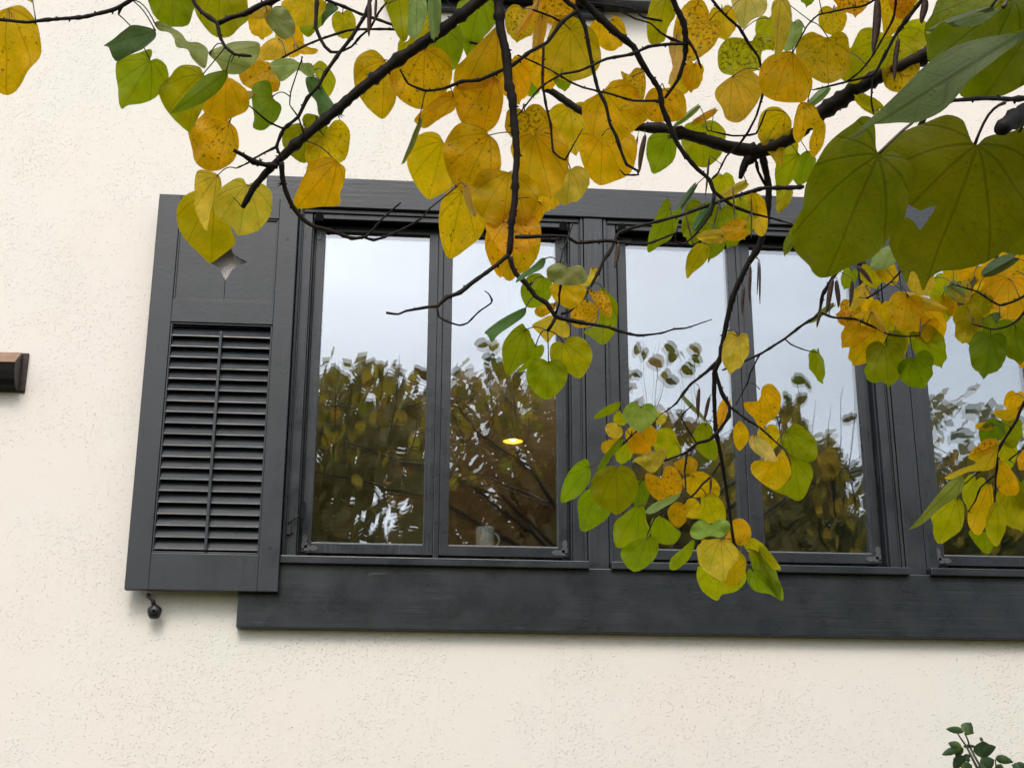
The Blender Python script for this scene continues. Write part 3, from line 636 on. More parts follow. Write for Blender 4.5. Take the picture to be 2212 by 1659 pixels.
# ---- leaves
OUT = [(0, 1), (.05, .945), (.15, .88), (.285, .775), (.405, .63), (.48, .46), (.505, .28), (.475, .11), (.395, -.02), (.28, -.09), (.17, -.10), (.085, -.065), (.03, -.01)]
def outline(n=44):
    pts = OUT+[(-x, y) for x, y in reversed(OUT[1:])]; pts.insert(len(OUT), (0, .02)); k = len(pts); out = []
    L = [0]
    for i in range(k): a_, c_ = pts[i], pts[(i+1) % k]; L.append(L[-1]+math.hypot(a_[0]-c_[0], a_[1]-c_[1]))
    for s in range(n):
        t = L[-1]*s/n; i = max(j for j in range(k) if L[j] <= t); u_ = (t-L[i])/(L[i+1]-L[i])
        p0, p1, p2, p3 = pts[i-1], pts[i], pts[(i+1) % k], pts[(i+2) % k]
        if i == 0: p0 = p1
        if (i+1) % k == 0: p3 = p2
        out.append(tuple(.5*((2*p1[m])+(-p0[m]+p2[m])*u_+(2*p0[m]-5*p1[m]+4*p2[m]-p3[m])*u_*u_+(-p0[m]+3*p1[m]-3*p2[m]+p3[m])*u_**3) for m in (0, 1)))
    return out
OL = outline(); CC = (0, .36); NRING = 6
def leaf_template(detail=True):
    ol = OL if detail else OL[::4]; nr = NRING if detail else 1; v = [CC]; f = []; n = len(ol)
    for k in range(1, nr+1):
        t = k/nr; v += [(CC[0]+(x-CC[0])*t, CC[1]+(y-CC[1])*t) for x, y in ol]
    for j in range(n): f.append((0, 1+j, 1+(j+1) % n))
    for k in range(nr-1):
        for j in range(n): a_ = 1+k*n; f.append((a_+j, a_+n+j, a_+n+(j+1) % n, a_+(j+1) % n))
    return v, f
TV, TF = leaf_template(); TV2, TF2 = leaf_template(False)
CL = {'R3': ((.48, .34, .10), .5, 0), 'R1': ((.36, .25, .08), .4, 0), 'R2': ((.25, .21, .07), .2, 0), 'Y': ((.88, .53, .006), .6, .0), 'O': ((.84, .47, .012), .95, .1), 'Yd': ((.76, .46, .006), .75, .0), 'G': ((.31, .37, .004), .15, .0), 'YG': ((.52, .48, .006), .35, .0),
      'YGs': ((.60, .52, .008), 1.1, .0), 'D': ((.12, .21, .085), .1, .75), 'D2': ((.38, .48, .20), .1, .7), 'P': ((.82, .58, .20), .45, .3), 'PY': ((.84, .58, .07), .4, .3),
      'K': ((.185, .215, .002), .8, .0), 'KD': ((.22, .27, .16), .1, .4), 'Gw': ((.36, .46, .10), .1, .9), 'Gd': ((.19, .27, .010), .15, .0)}
LABELS = {'Y': 'yellow leaf', 'O': 'orange-yellow leaf with brown spots', 'Yd': 'dull yellow leaf', 'G': 'green leaf', 'YG': 'yellow-green leaf', 'YGs': 'spotted yellow-green leaf', 'D': 'grey-green wet upper side of a leaf',
          'D2': 'pale green wet leaf', 'P': 'pale tan curled leaf', 'PY': 'tan yellow leaf', 'K': 'large dark olive leaf', 'KD': 'large folded grey-green leaf', 'Gw': 'light green leaf with raindrops', 'Gd': 'dark green leaf'}
class LM:
    def __init__(s): s.v = []; s.f = []; s.m = []; s.uv = []; s.c = []; s.p = []
    def leaf(s, B, m, sv, nv, L, Wd, cls, fold=.15, curl=.1, wave=.03, seed=0, lo=False, tmpl=None):
        rn = random.Random(seed); base, sp, wet = CL[cls]; j = [rn.uniform(.88, 1.12) for _ in range(3)]; g_ = rn.uniform(.9, 1.1)
        cc = (min(1, base[0]*j[0]*g_), min(1, base[1]*j[1]*g_), base[2]*j[2]*g_, 1); rr = rn.random(); n = len(s.v)
        tv, tf = tmpl[:2] if tmpl else ((TV2, TF2) if lo else (TV, TF)); blunt = rn.uniform(0, 1); ph = rn.uniform(0, 9); sk_ = rn.uniform(-.10, .10); tw = rn.uniform(-.35, .35)
        o1, o2 = rn.uniform(0, 50), rn.uniform(0, 50)
        edge = tmpl[2] if tmpl else (set(range(len(tv)-(len(OL) if not lo else len(OL[::4])), len(tv))))
        for ei, (x, y) in enumerate(tv):
            r_ = math.hypot(x, y-.36); e = mn.noise(Vector((x*4+o1, y*4, o2)))*.05*r_*2
            if tmpl: X, Y = x, y
            else:
                e2 = .05*mn.noise(Vector((x*9+o1, y*9, o2+4)))*r_*2
                X = x*(1+e*1.5+e2)+sk_*y*y*.9; Y = y*(1+e+e2); X *= 1+.22*blunt*max(0, y-.45); Y -= .16*blunt*max(0, y-.8)*2
            z = -abs(x)*math.tan(fold)+curl*(Y*Y*.6-.2)+wave*math.sin(7*math.atan2(x, y-.36)+ph)*(r_*2)**2*.9+tw*X*Y*.5+.10*mn.noise(Vector((x*2.2+o2, y*2.2+o1, 3)))
            k_ = math.cos(fold)
            if tmpl: k_ = 1
            s.v.append(tuple(B+m*(L*Y)+sv*(Wd*X*k_)+nv*(L*z))); s.uv += [x, y, 1.0 if ei in edge else 0.0]; s.c += cc; s.p += [rr, sp*rn_s(rn, seed), wet]
        for q in tf: s.f.append(tuple(n+i for i in q)); s.m.append(0)
    def stalk(s, A, Bp, sag, r_, n=7):
        k = len(s.v); b = MB(); pts = []
        for i in range(n):
            t = i/(n-1); pts.append(A.lerp(Bp, t)+sag*math.sin(math.pi*t))
        b.tube(pts, [r_*(1.35 if i in (0, n-1) else 1) for i in range(n)], 6, True)
        s.v += b.v; s.f += [tuple(k+i for i in q) for q in b.f]; s.m += [1]*len(b.f)
        for _ in b.v: s.uv += [0, 0, 0]; s.c += [.1, .05, .02, 1]; s.p += [0, 0, 0]
    def build(s, name, parent):
        me = bpy.data.meshes.new(name); me.from_pydata(s.v, [], s.f); me.update(); me.polygons.foreach_set('material_index', s.m)
        for nm, ty, dt, key in (('luv', 'FLOAT_VECTOR', s.uv, 'vector'), ('lcol', 'FLOAT_COLOR', s.c, 'color'), ('lpar', 'FLOAT_VECTOR', s.p, 'vector')):
            me.attributes.new(nm, ty, 'POINT').data.foreach_set(key, dt)
        return linkmesh(name, me, [LEAF, PET], parent, smooth=True)
def rn_s(rn, seed): return .55+.9*random.Random(seed*7+1).random()
# attachment x,y ; tip x,y ; apparent width ; kind ; [distance offset from its twig]
LV = [
 (1860,640,1868,700,54,'Yd',.06), (1905,655,1898,712,56,'Y',.05), (1935,725,1930,790,58,'YG',.07), (1890,790,1884,830,44,'G',.05), (2060,560,2070,622,56,'Y',.07), (2090,665,2100,735,62,'YG',.06), (2125,690,2118,760,60,'G',.07),
 (2180,580,2186,650,66,'YG',.08), (2200,720,2206,790,60,'G',.05), (2150,560,2150,625,60,'Y',.09), (2035,640,2042,700,56,'YG',.05), (2075,610,2080,660,48,'PY',.01), (2130,640,2110,690,44,'YG',.0), (2195,850,2190,905,46,'Y',.05),
 (2175,960,2168,1030,52,'YG',.05), (2130,965,2140,1025,48,'Y',.04), (2205,1040,2200,1110,56,'G',.05), (1835,650,1842,700,44,'O',.05), (2010,690,2000,740,46,'Y',.02),
 (1130,20,1120,95,72,'O',.12), (1105,130,1120,232,72,'Y',.13), (1060,100,1075,192,82,'Yd',.13), (1180,110,1170,202,82,'Y',.12), (1330,20,1345,92,62,'Yd',.1), (1385,130,1370,202,62,'O',.12), (1500,140,1490,202,46,'Y',.1),
 (1260,110,1262,192,92,'Y',.13), (1350,210,1368,302,86,'Y',.12), (1120,330,1128,442,100,'Y',.11), (1180,380,1172,472,82,'O',.11), (1560,20,1570,92,60,'Yd',.1), (1660,40,1668,112,60,'YG',.1), (1680,150,1690,232,72,'YG',.12),
 (1770,130,1760,216,72,'Y',.1), (1830,110,1838,182,62,'YGs',.12), (1870,60,1875,142,72,'O',.1), (1800,20,1795,82,62,'Yd',.08), (1620,200,1630,272,52,'G',.1), (1690,290,1702,372,62,'YG',.1), (1560,380,1570,442,52,'YG',.1),
 (1590,460,1580,542,52,'G',.08), (740,30,748,92,52,'YG',.08), (620,60,632,132,62,'Y',.09), (560,20,570,92,60,'Y',.09), (470,150,480,232,60,'YG',.12), (2100,590,2112,662,62,'Y',.1), (2150,640,2160,722,72,'Y',.1),
 (2020,600,2040,662,52,'YG',.09), (1940,690,1950,762,62,'YG',.08), (1870,680,1880,752,52,'Y',.08), (1010,20,1000,92,60,'Y',.1), (905,20,900,80,60,'YG',.1), (1475,150,1462,215,50,'Y',.1), (1270,330,1268,400,70,'Y',.12),
 (60,-50,66,9,60,'Yd'), (378,-50,372,60,100,'G'), (480,-48,471,82,118,'YG'), (338,72,222,99,52,'D',-.02), (337,52,445,140,40,'D2'), (322,130,265,238,112,'G'),
 (432,168,408,287,86,'YG'), (488,155,378,252,36,'Gd',-.03), (487,170,492,262,92,'Y',.1), (600,190,480,165,62,'O'), (452,112,562,150,52,'D2',.03), (545,100,625,130,44,'O'), (637,105,690,115,28,'O'),
 (607,195,470,211,22,'P'), (590,212,555,280,66,'G'), (676,150,583,138,46,'D2'), (682,140,712,215,52,'YG'), (668,168,722,243,36,'D',-.02), (655,276,668,346,108,'G',.06), (497,268,445,371,112,'YG'),
 (703,298,672,372,108,'Y',.02), (735,346,645,450,98,'Y',0), (562,405,515,509,118,'PY',.02), (440,408,462,569,128,'YG',.06), (446,367,452,506,46,'PY',.03), (805,135,815,256,94,'Yd',.06), (858,-60,905,98,74,'YG',-.05),
 (935,-30,937,96,38,'D2',-.06), (938,40,985,165,92,'G',.08), (930,105,905,241,132,'Y',.05), (1035,-10,1020,142,84,'G',.1), (1070,62,985,200,100,'Yd',.06), (1045,170,1028,291,112,'Yd',.04), (975,212,895,270,32,'Y'),
 (905,262,866,363,12,'D2'), (957,307,940,430,104,'Y',.04), (1052,290,1018,425,124,'Y',.02), (1104,385,1058,492,140,'Yd',-.02), (1002,412,967,558,102,'Y',.05), (1006,404,1030,476,24,'P',-.03), (1110,465,1100,560,120,'Y',.03),
 (1160,508,1122,597,92,'Y',.06), (1100,562,1104,613,36,'Y',.02), (1155,293,1200,432,124,'Y',0), (1133,240,1150,318,98,'O',.04), (1232,233,1240,340,112,'Y',.05), (1232,365,1224,448,92,'PY',.04), (1232,74,1243,179,126,'Yd',.05),
 (1290,205,1326,312,138,'Y',.03), (1300,278,1308,397,128,'Y',.06), (1370,300,1298,402,112,'Y',.09), (1330,48,1328,116,82,'Y',.05), (1425,-10,1418,99,92,'YG',.06), (1535,47,1492,137,108,'O',.04), (1482,82,1456,206,40,'P',-.03),
 (1400,150,1412,240,60,'O',.04), (1402,212,1470,262,76,'Yd',.05), (1200,-25,1195,62,92,'O',.05), (1165,0,1110,86,20,'PY'), (1172,38,1155,126,28,'PY'), (1440,285,1408,379,76,'G',.05), (1530,268,1520,367,106,'YG',.08),
 (1508,230,1452,276,15,'D2'), (1545,237,1490,270,20,'O'), (1592,-25,1620,66,66,'P'), (1638,92,1602,193,118,'YGs',.05), (1577,166,1570,266,102,'PY',0), (1787,78,1790,186,120,'Yd',.05), (1713,116,1718,224,116,'Yd',.02),
 (1692,-8,1680,126,42,'PY',-.02), (1750,-60,1742,18,62,'G'), (1840,-45,1848,39,92,'O'), (1715,50,1700,118,40,'D2',.06), (1700,244,1688,356,76,'PY',.02), (1748,226,1728,310,66,'Y'), (1768,232,1772,346,44,'PY'),
 (1722,336,1684,410,56,'YG',.05), (1745,322,1740,402,60,'G',.07), (1900,88,1858,192,132,'YGs',.06), (1950,-40,1938,92,108,'Y',.08), (1962,-30,1958,38,66,'O',.02), (1965,112,1940,205,90,'O',0), (2015,52,1968,150,110,'YGs',.08),
 (2102,30,2056,60,30,'O'), (1898,238,1842,205,30,'YG'), (1790,190,1738,236,24,'D2'), (1130,150,1160,215,36,'G',.1), (1215,150,1222,200,44,'G',.12),
 # middle cluster
 (1182,603,1140,666,76,'G',.04), (1180,555,1115,606,28,'D'), (1208,578,1262,588,48,'D2',-.03), (1290,582,1240,618,38,'PY'), (1225,608,1214,682,76,'Y',.05), (1200,660,1154,678,30,'O'), (1256,652,1250,712,62,'O',.03),
 (1306,632,1302,748,80,'G',.06), (1284,630,1318,686,30,'O',-.02), (1205,688,1180,742,80,'YG',.03), (1228,737,1248,822,96,'YG',.02), (1140,712,1100,810,76,'G',.03), (1160,745,1110,802,56,'G',.05), (1184,784,1180,865,94,'G',0),
 (1136,668,1047,736,32,'D'), (1448,440,1402,547,66,'G',.03), (1515,442,1498,535,66,'G',.05), (1540,440,1494,508,28,'D'), (1556,452,1532,567,66,'G',.06), (1526,520,1484,602,48,'YG',0), (1562,512,1500,512,30,'PY',-.04),
 (1610,492,1548,504,48,'O',-.03), (1600,430,1610,522,62,'YG',.08), (1640,415,1645,518,58,'Y',.06), (1502,402,1450,478,17,'D'), (1727,490,1692,556,28,'G'), (1702,412,1676,462,26,'YG'), (1612,395,1550,426,26,'PY'),
 (1592,726,1577,810,52,'PY',-.04), (1612,724,1594,752,12,'PY',-.04),
 # right cluster
 (1872,623,1828,677,36,'PY'), (1838,690,1804,682,38,'O'), (1892,700,1843,682,42,'Y'), (1884,674,1920,724,22,'PY',-.03), (1858,704,1820,752,52,'Yd',-.01), (1892,716,1840,796,62,'Y',.02), (1962,642,1944,724,78,'Y',-.02),
 (1992,664,2026,752,86,'Y',.03), (1914,746,1912,840,86,'G',0), (1973,773,2005,842,86,'G',0), (1985,718,2040,798,56,'G',.03), (1925,724,1956,758,40,'G',.04), (1982,588,2006,642,62,'PY',-.03), (1962,640,2052,672,36,'PY',-.02),
 (1905,574,1942,614,44,'Y',.03), (1926,540,1880,588,36,'D2',.02), (1880,574,1890,627,52,'YG',.05), (1840,584,1822,627,32,'G',.06), (2050,617,2086,656,30,'D2'), (2110,606,2065,686,21,'D'), (2112,574,2080,617,56,'Y',.03),
 (2192,557,2114,600,32,'D',-.02), (2178,602,2165,697,108,'Y',.02), (2202,540,2200,622,82,'Y',.05), (2100,638,2122,702,72,'YG',.03), (2160,684,2090,748,30,'D',-.02), (2140,726,2130,822,86,'Gd',0), (2190,696,2200,788,92,'G',.03),
 (2102,690,2080,748,60,'YG',.05), (1765,760,1777,834,38,'G'), (1800,660,1746,702,15,'G'), (2232,770,2200,796,26,'O'), (2050,640,2070,690,60,'Y',.05), (2200,660,2212,720,60,'Y',.07),
 # lower hanging cluster
 (1342,867,1278,908,14,'G'), (1382,877,1384,933,80,'Gw',-.05), (1346,884,1335,923,36,'YG',.02), (1336,936,1314,912,33,'PY'), (1326,950,1299,977,26,'O'), (1343,942,1299,1012,16,'Gd',-.04), (1378,940,1352,928,30,'Y',-.01),
 (1368,938,1396,986,54,'Y',-.02), (1387,946,1413,930,38,'Y',-.04), (1418,906,1442,897,30,'PY'), (1352,956,1340,1006,42,'YG',.02), (1460,950,1430,992,72,'YG',.03), (1412,980,1360,1001,13,'D2',-.03), (1430,968,1408,1022,50,'PY',-.03),
 (1520,914,1530,996,58,'G',.02), (1573,868,1550,932,28,'Y'), (1278,1010,1208,1090,52,'Gd',-.02), (1288,1052,1254,1149,78,'G',.02), (1332,1012,1338,1114,108,'G',-.05), (1380,1046,1384,1106,56,'Gd',.04), (1429,1026,1438,1092,86,'Yd',0),
 (1480,1024,1460,994,30,'O'), (1490,1022,1502,990,32,'O'), (1502,1034,1518,1087,80,'Y',.03), (1520,1082,1505,1144,90,'Gd',0), (1472,1088,1456,1142,52,'Y',-.03), (1474,1100,1512,1102,38,'Y',-.04), (1452,1064,1384,1110,17,'D2',-.05),
 (1365,1088,1340,1182,76,'G',-.02), (1400,1164,1372,1238,80,'G',-.03), (1440,1102,1462,1177,68,'G',.02), (1536,1134,1530,1168,88,'Gw',-.07), (1502,1167,1446,1230,28,'G',-.02), (1583,1167,1560,1148,30,'O',-.02), (1590,1172,1606,1122,42,'O',-.01),
 (1540,1174,1563,1262,76,'PY',-.05), (1536,1168,1540,1200,46,'O',.0), (1575,1178,1566,1252,62,'Yd',-.02), (1530,1200,1546,1298,82,'YG',.01), (1590,1200,1610,1285,56,'G',.0), (1617,1150,1660,1218,46,'Y',.0), (1640,1194,1688,1298,46,'G',-.01),
 (1618,1236,1684,1284,52,'G',.01), (1626,842,1640,926,82,'Y',-.02), (1606,910,1600,974,32,'Y'), (1620,946,1682,1004,54,'P',-.04), (1682,966,1670,1059,90,'Y',-.02), (1655,925,1672,975,48,'Y',.01), (1690,938,1760,1000,72,'G',0),
 (1702,984,1728,1087,90,'G',.02), (1478,857,1536,918,12,'D2',.02),
 # right lower cluster
 (2202,884,2146,897,26,'O'), (2170,910,2120,967,56,'Gd',.02), (2143,920,2103,922,20,'O'), (2180,910,2192,972,56,'G',.04), (2150,960,2088,988,34,'O',-.03), (2140,990,2040,1034,36,'Y',-.03), (2082,1034,1968,1148,40,'Gw',-.05),
 (2070,1080,2030,1178,76,'YG',0), (2110,1035,2090,1102,52,'YG',.03), (2135,1046,2108,1158,44,'Y',.0), (2160,998,2192,1078,62,'Y',.0), (2146,1090,2166,1186,58,'YG',-.01), (2120,1110,2128,1196,52,'G',.03), (2180,1060,2212,1150,72,'YG',.03),
 (2228,976,2200,1018,36,'O'),
 # large near leaves
 (1887,341,1800,602,245,'K',1.02), (2105,320,2006,632,322,'K',.98), (2165,104,1832,306,84,'KD',.84), (2240,100,2125,238,190,'K',1.1), (2210,-40,2004,150,205,'K',1.12), (2140,18,1995,70,30,'KD',1.08), (2270,255,2140,348,90,'K',1.15),
]
TRACED = [
 ('Y',(18,19),(10,203),.02,(-70,70,-30,40,0,28,38,14,60,22,80,45,95,90,92,130,70,160,40,185,12,203,-12,195,-60,160,-80,110)),
 ('K',(2199,292),(2176,548),1.13,(2143, 310, 2176, 288, 2262, 288, 2262, 517, 2185, 551, 2127, 508, 2109, 440, 2113, 360)),
 ('G',(324, 130),(264, 237),0.04,(326, 107, 308, 108, 274, 118, 250, 130, 247, 153, 254, 193, 264, 237, 279, 227, 313, 220, 340, 202, 359, 178, 360, 148, 351, 133, 337, 126, 326, 130, 323, 128, 328, 118)),
 ('YG',(436, 164),(403, 283),0.06,(434, 148, 414, 142, 396, 146, 373, 166, 353, 189, 353, 225, 371, 252, 403, 283, 414, 274, 441, 234, 450, 180, 441, 162)),
 ('Yd',(495, 266),(468, 369),0.03,(497, 265, 486, 245, 459, 234, 432, 245, 407, 270, 405, 306, 416, 342, 434, 362, 468, 369, 490, 360, 510, 337, 516, 306, 510, 279)),
 ('YG',(468, 418),(452, 567),0.06,(468, 407, 441, 407, 409, 418, 385, 443, 379, 467, 387, 499, 409, 530, 432, 551, 445, 565, 454, 565, 472, 551, 504, 530, 506, 512, 497, 494, 486, 449, 481, 422)),
 ('PY',(468, 382),(450, 502),-0.02,(432, 366, 420, 377, 419, 418, 420, 449, 432, 476, 450, 502, 453, 490, 456, 449, 468, 420, 478, 404, 474, 382, 459, 371)),
 ('PY',(534, 400),(517, 510),0.02,(534, 400, 526, 387, 510, 387, 486, 402, 470, 427, 465, 454, 477, 476, 504, 494, 517, 510, 558, 499, 580, 476, 591, 445, 589, 418, 571, 400, 549, 395)),
 ('Y',(699, 292),(683, 373),0.03,(699, 292, 683, 292, 665, 306, 659, 333, 665, 355, 688, 373, 724, 360, 746, 346, 757, 315, 755, 283, 742, 265, 724, 263, 710, 274)),
 ('Y',(728, 351),(643, 445),0.01,(665, 355, 692, 342, 719, 342, 733, 353, 746, 364, 744, 391, 735, 418, 733, 443, 688, 447, 634, 449, 638, 422, 650, 391, 661, 373)),
 ('Yd',(831, 131),(825, 257),0.06,(832, 130, 814, 112, 796, 108, 776, 121, 764, 153, 767, 189, 787, 225, 805, 245, 825, 257, 838, 247, 854, 225, 857, 193, 850, 153)),
 ('Y',(917, 108),(913, 237),0.05,(863, 121, 845, 148, 843, 180, 859, 211, 881, 227, 913, 237, 940, 225, 962, 202, 975, 171, 975, 135, 962, 112, 940, 101, 908, 106, 881, 117)),
 ('G',(953, 50),(975, 155),0.08,(953, 49, 935, 58, 917, 90, 935, 126, 975, 155, 998, 121, 1002, 94, 996, 67, 980, 49)),
 ('Yd',(1072, 61),(1007, 180),0.07,(1074, 58, 1047, 81, 1020, 108, 1002, 130, 984, 148, 980, 180, 998, 193, 1047, 189, 1083, 171, 1092, 112, 1088, 72)),
 ('Yd',(1068, 170),(1043, 287),0.05,(1068, 169, 1043, 166, 1002, 171, 978, 193, 984, 234, 998, 265, 1025, 285, 1047, 287, 1070, 270, 1083, 243, 1088, 207, 1081, 180)),
 ('Y',(980, 211),(895, 261),0.03,(975, 198, 953, 207, 922, 229, 895, 258, 904, 270, 922, 275, 953, 256, 982, 238, 980, 216)),
 ('Y',(957, 309),(926, 429),0.05,(958, 308, 946, 290, 922, 285, 895, 301, 881, 328, 881, 360, 895, 395, 917, 425, 935, 429, 980, 404, 975, 360, 966, 324)),
 ('Y',(1056, 293),(998, 413),0.03,(1056, 292, 1038, 274, 1007, 263, 980, 279, 960, 310, 960, 351, 975, 391, 998, 413, 1025, 422, 1056, 404, 1081, 369, 1081, 333, 1072, 306)),
 ('Yd',(1099, 374),(1086, 492),0.015,(1099, 373, 1079, 368, 1047, 366, 1025, 386, 1018, 418, 1025, 449, 1047, 476, 1083, 492, 1119, 483, 1151, 463, 1163, 431, 1160, 400, 1137, 377, 1115, 373)),
 ('Y',(998, 416),(969, 559),0.05,(989, 404, 962, 418, 951, 449, 948, 481, 953, 521, 969, 559, 1002, 544, 1034, 517, 1050, 483, 1038, 463, 1016, 440, 1002, 418)),
 ('Y',(1070, 490),(1080, 600),0.05,(1056, 490, 1047, 526, 1056, 562, 1081, 600, 1097, 566, 1097, 517, 1088, 494)),
 ('Y',(1142, 493),(1117, 590),0.06,(1115, 503, 1101, 539, 1104, 584, 1133, 589, 1160, 557, 1168, 517, 1155, 494, 1133, 492)),
 ('Y',(1169, 440),(1070, 490),0.045,(1061, 485, 1097, 499, 1137, 494, 1169, 476, 1175, 445, 1151, 436, 1110, 449)),
 ('D',(336, 68),(222, 97),0.0,(337, 70, 324, 61, 288, 56, 265, 67, 243, 83, 221, 97, 232, 101, 245, 129, 270, 121, 306, 108, 335, 85)),
 ('D2',(337, 56),(443, 146),0.0,(335, 54, 346, 47, 369, 58, 391, 72, 405, 90, 427, 90, 445, 103, 447, 126, 443, 146, 432, 144, 414, 126, 405, 108, 382, 103, 376, 85, 364, 70, 344, 67)),
 ('G',(373, -27),(373, 58),0.03,(326, -13, 324, 13, 340, 43, 369, 58, 405, 54, 420, 31, 423, -13, 373, -31)),
 ('YG',(477, -29),(468, 82),0.04,(418, -13, 423, 27, 441, 58, 468, 82, 504, 74, 531, 49, 537, 27, 531, -13, 477, -31)),
 ('Gd',(489, 154),(372, 249),-0.01,(490, 153, 468, 153, 441, 162, 418, 184, 396, 216, 371, 249, 405, 238, 441, 220, 468, 198, 481, 180)),
 ('D2',(453, 118),(561, 101),0.03,(450, 115, 477, 99, 513, 88, 549, 90, 562, 99, 553, 130, 531, 148, 504, 160, 481, 153, 468, 135)),
 ('PY',(602, 85),(558, 130),0.02,(562, 103, 585, 85, 607, 83, 629, 112, 611, 126, 576, 130, 549, 130)),
 ('O',(634, 97),(686, 108),0.01,(632, 97, 647, 88, 665, 101, 687, 108, 679, 117, 656, 119, 638, 112)),
 ('D2',(652, 136),(584, 142),0.0,(582, 139, 602, 128, 629, 126, 647, 135, 674, 139, 678, 160, 665, 166, 647, 153, 634, 157, 611, 176, 598, 166)),
 ('D',(671, 169),(722, 240),-0.01,(661, 169, 683, 166, 699, 193, 715, 216, 725, 236, 706, 247, 688, 249, 683, 220, 665, 198)),
 ('YG',(681, 151),(707, 209),0.03,(686, 133, 674, 148, 688, 171, 706, 211, 719, 198, 726, 175, 715, 153, 699, 135)),
 ('Gd',(588, 210),(549, 279),0.02,(562, 173, 546, 180, 542, 216, 549, 252, 549, 279, 571, 281, 593, 265, 605, 243, 605, 225, 589, 211, 585, 180)),
 ('Y',(490, 167),(486, 258),0.09,(486, 166, 450, 193, 432, 225, 450, 252, 486, 257, 522, 247, 540, 225, 531, 193)),
 ('O',(581, 149),(523, 179),0.06,(517, 148, 549, 133, 589, 139, 607, 166, 602, 198, 558, 198, 522, 180)),
 ('P',(551, 203),(469, 210),-0.02,(468, 207, 495, 202, 531, 198, 552, 202, 540, 216, 508, 227, 481, 220, 468, 213)),
 ('G',(659, 280),(657, 350),0.05,(661, 281, 654, 261, 665, 247, 688, 249, 706, 270, 710, 292, 688, 324, 656, 351, 629, 337, 611, 315, 609, 288, 625, 270, 647, 267)),
 ('Y',(665, -7),(656, 58),0.03,(616, 0, 665, -9, 706, 9, 683, 49, 661, 58, 625, 54, 611, 27)),
 ('D2',(578, 31),(622, 82),0.05,(571, 36, 611, 13, 638, 58, 620, 83, 598, 76)),
 ('G',(701, 16),(665, 81),0.06,(647, 58, 692, 27, 708, 9, 701, 49, 683, 67, 665, 82)),
 ('D',(715, 7),(696, 58),0.04,(697, 27, 710, 4, 724, 9, 731, 22, 710, 38, 695, 58)),
 ('PY',(587, 16),(522, 34),0.04,(517, 31, 558, 13, 589, 13, 571, 40, 540, 40)),
 ('YG',(859, -27),(872, 90),0.0,(829, 0, 836, -18, 886, -18, 886, 54, 879, 90, 863, 85, 845, 49)),
 ('D2',(901, -9),(899, 85),-0.03,(886, -9, 917, -9, 922, 27, 913, 63, 899, 85, 881, 76, 883, 45)),
 ('YG',(935, 38),(864, 120),0.07,(863, 85, 881, 90, 917, 25, 940, 49, 926, 81, 890, 108, 861, 121)),
 ('G',(1038, -4),(1009, 120),0.1,(989, 9, 1007, 0, 1061, 0, 1077, 36, 1047, 81, 1020, 117, 1007, 121, 996, 85, 987, 40)),
 ('Yd',(1232, 64),(1232, 177),0.05,(1210, 36, 1237, 36, 1268, 54, 1289, 81, 1298, 121, 1291, 153, 1264, 173, 1228, 178, 1183, 162, 1176, 112, 1188, 67)),
 ('Y',(1300, 45),(1322, 111),0.05,(1275, 54, 1295, 40, 1313, 49, 1329, 67, 1345, 85, 1327, 112, 1300, 103, 1282, 81)),
 ('Y',(1325, 44),(1340, 104),0.06,(1318, 45, 1331, 36, 1345, 49, 1353, 76, 1340, 103, 1327, 85)),
 ('YG',(1439, -8),(1417, 96),0.06,(1403, 13, 1417, -9, 1453, -9, 1462, 27, 1444, 58, 1435, 90, 1408, 94, 1397, 67)),
 ('O',(1534, 45),(1502, 134),0.04,(1466, 27, 1489, 2, 1520, 4, 1534, 27, 1536, 45, 1556, 43, 1557, 67, 1543, 99, 1520, 121, 1498, 135, 1475, 126, 1457, 90, 1457, 54)),
 ('P',(1463, 82),(1445, 181),0.0,(1444, 99, 1462, 76, 1480, 103, 1475, 135, 1462, 166, 1444, 180, 1453, 144)),
 ('O',(1367, 166),(1383, 219),0.03,(1340, 157, 1358, 162, 1372, 148, 1390, 153, 1395, 180, 1390, 216, 1376, 220, 1358, 198)),
 ('Yd',(1435, 192),(1426, 262),0.05,(1394, 211, 1408, 191, 1435, 191, 1462, 189, 1480, 207, 1485, 234, 1475, 256, 1444, 263, 1408, 261, 1392, 243)),
 ('Y',(1304, 199),(1327, 310),0.03,(1307, 193, 1322, 175, 1349, 175, 1376, 193, 1394, 234, 1401, 256, 1381, 270, 1363, 288, 1327, 310, 1300, 310, 1273, 288, 1259, 256, 1259, 225, 1277, 211)),
 ('Y',(1300, 294),(1298, 398),0.06,(1250, 288, 1277, 292, 1322, 315, 1363, 288, 1376, 324, 1363, 373, 1327, 391, 1295, 400, 1268, 373, 1253, 337)),
 ('G',(1444, 296),(1410, 376),0.05,(1408, 290, 1453, 292, 1462, 315, 1453, 351, 1412, 377, 1401, 355, 1395, 324)),
 ('YG',(1520, 271),(1520, 362),0.08,(1480, 270, 1502, 265, 1534, 261, 1561, 274, 1566, 297, 1556, 337, 1525, 362, 1498, 355, 1475, 324, 1471, 297)),
 ('P',(1614, -17),(1605, 64),0.03,(1579, 0, 1587, -18, 1641, -18, 1657, 13, 1646, 36, 1623, 45, 1605, 65, 1592, 49, 1585, 22)),
 ('YGs',(1623, 91),(1601, 165),0.05,(1601, 83, 1570, 85, 1552, 108, 1550, 135, 1558, 157, 1579, 166, 1614, 162, 1641, 148, 1646, 112, 1673, 108, 1668, 81, 1650, 71, 1632, 76, 1623, 90)),
 ('PY',(1581, 168),(1575, 260),-0.01,(1579, 166, 1596, 153, 1619, 151, 1646, 166, 1650, 189, 1641, 216, 1614, 252, 1592, 264, 1570, 258, 1561, 234, 1547, 211, 1549, 189)),
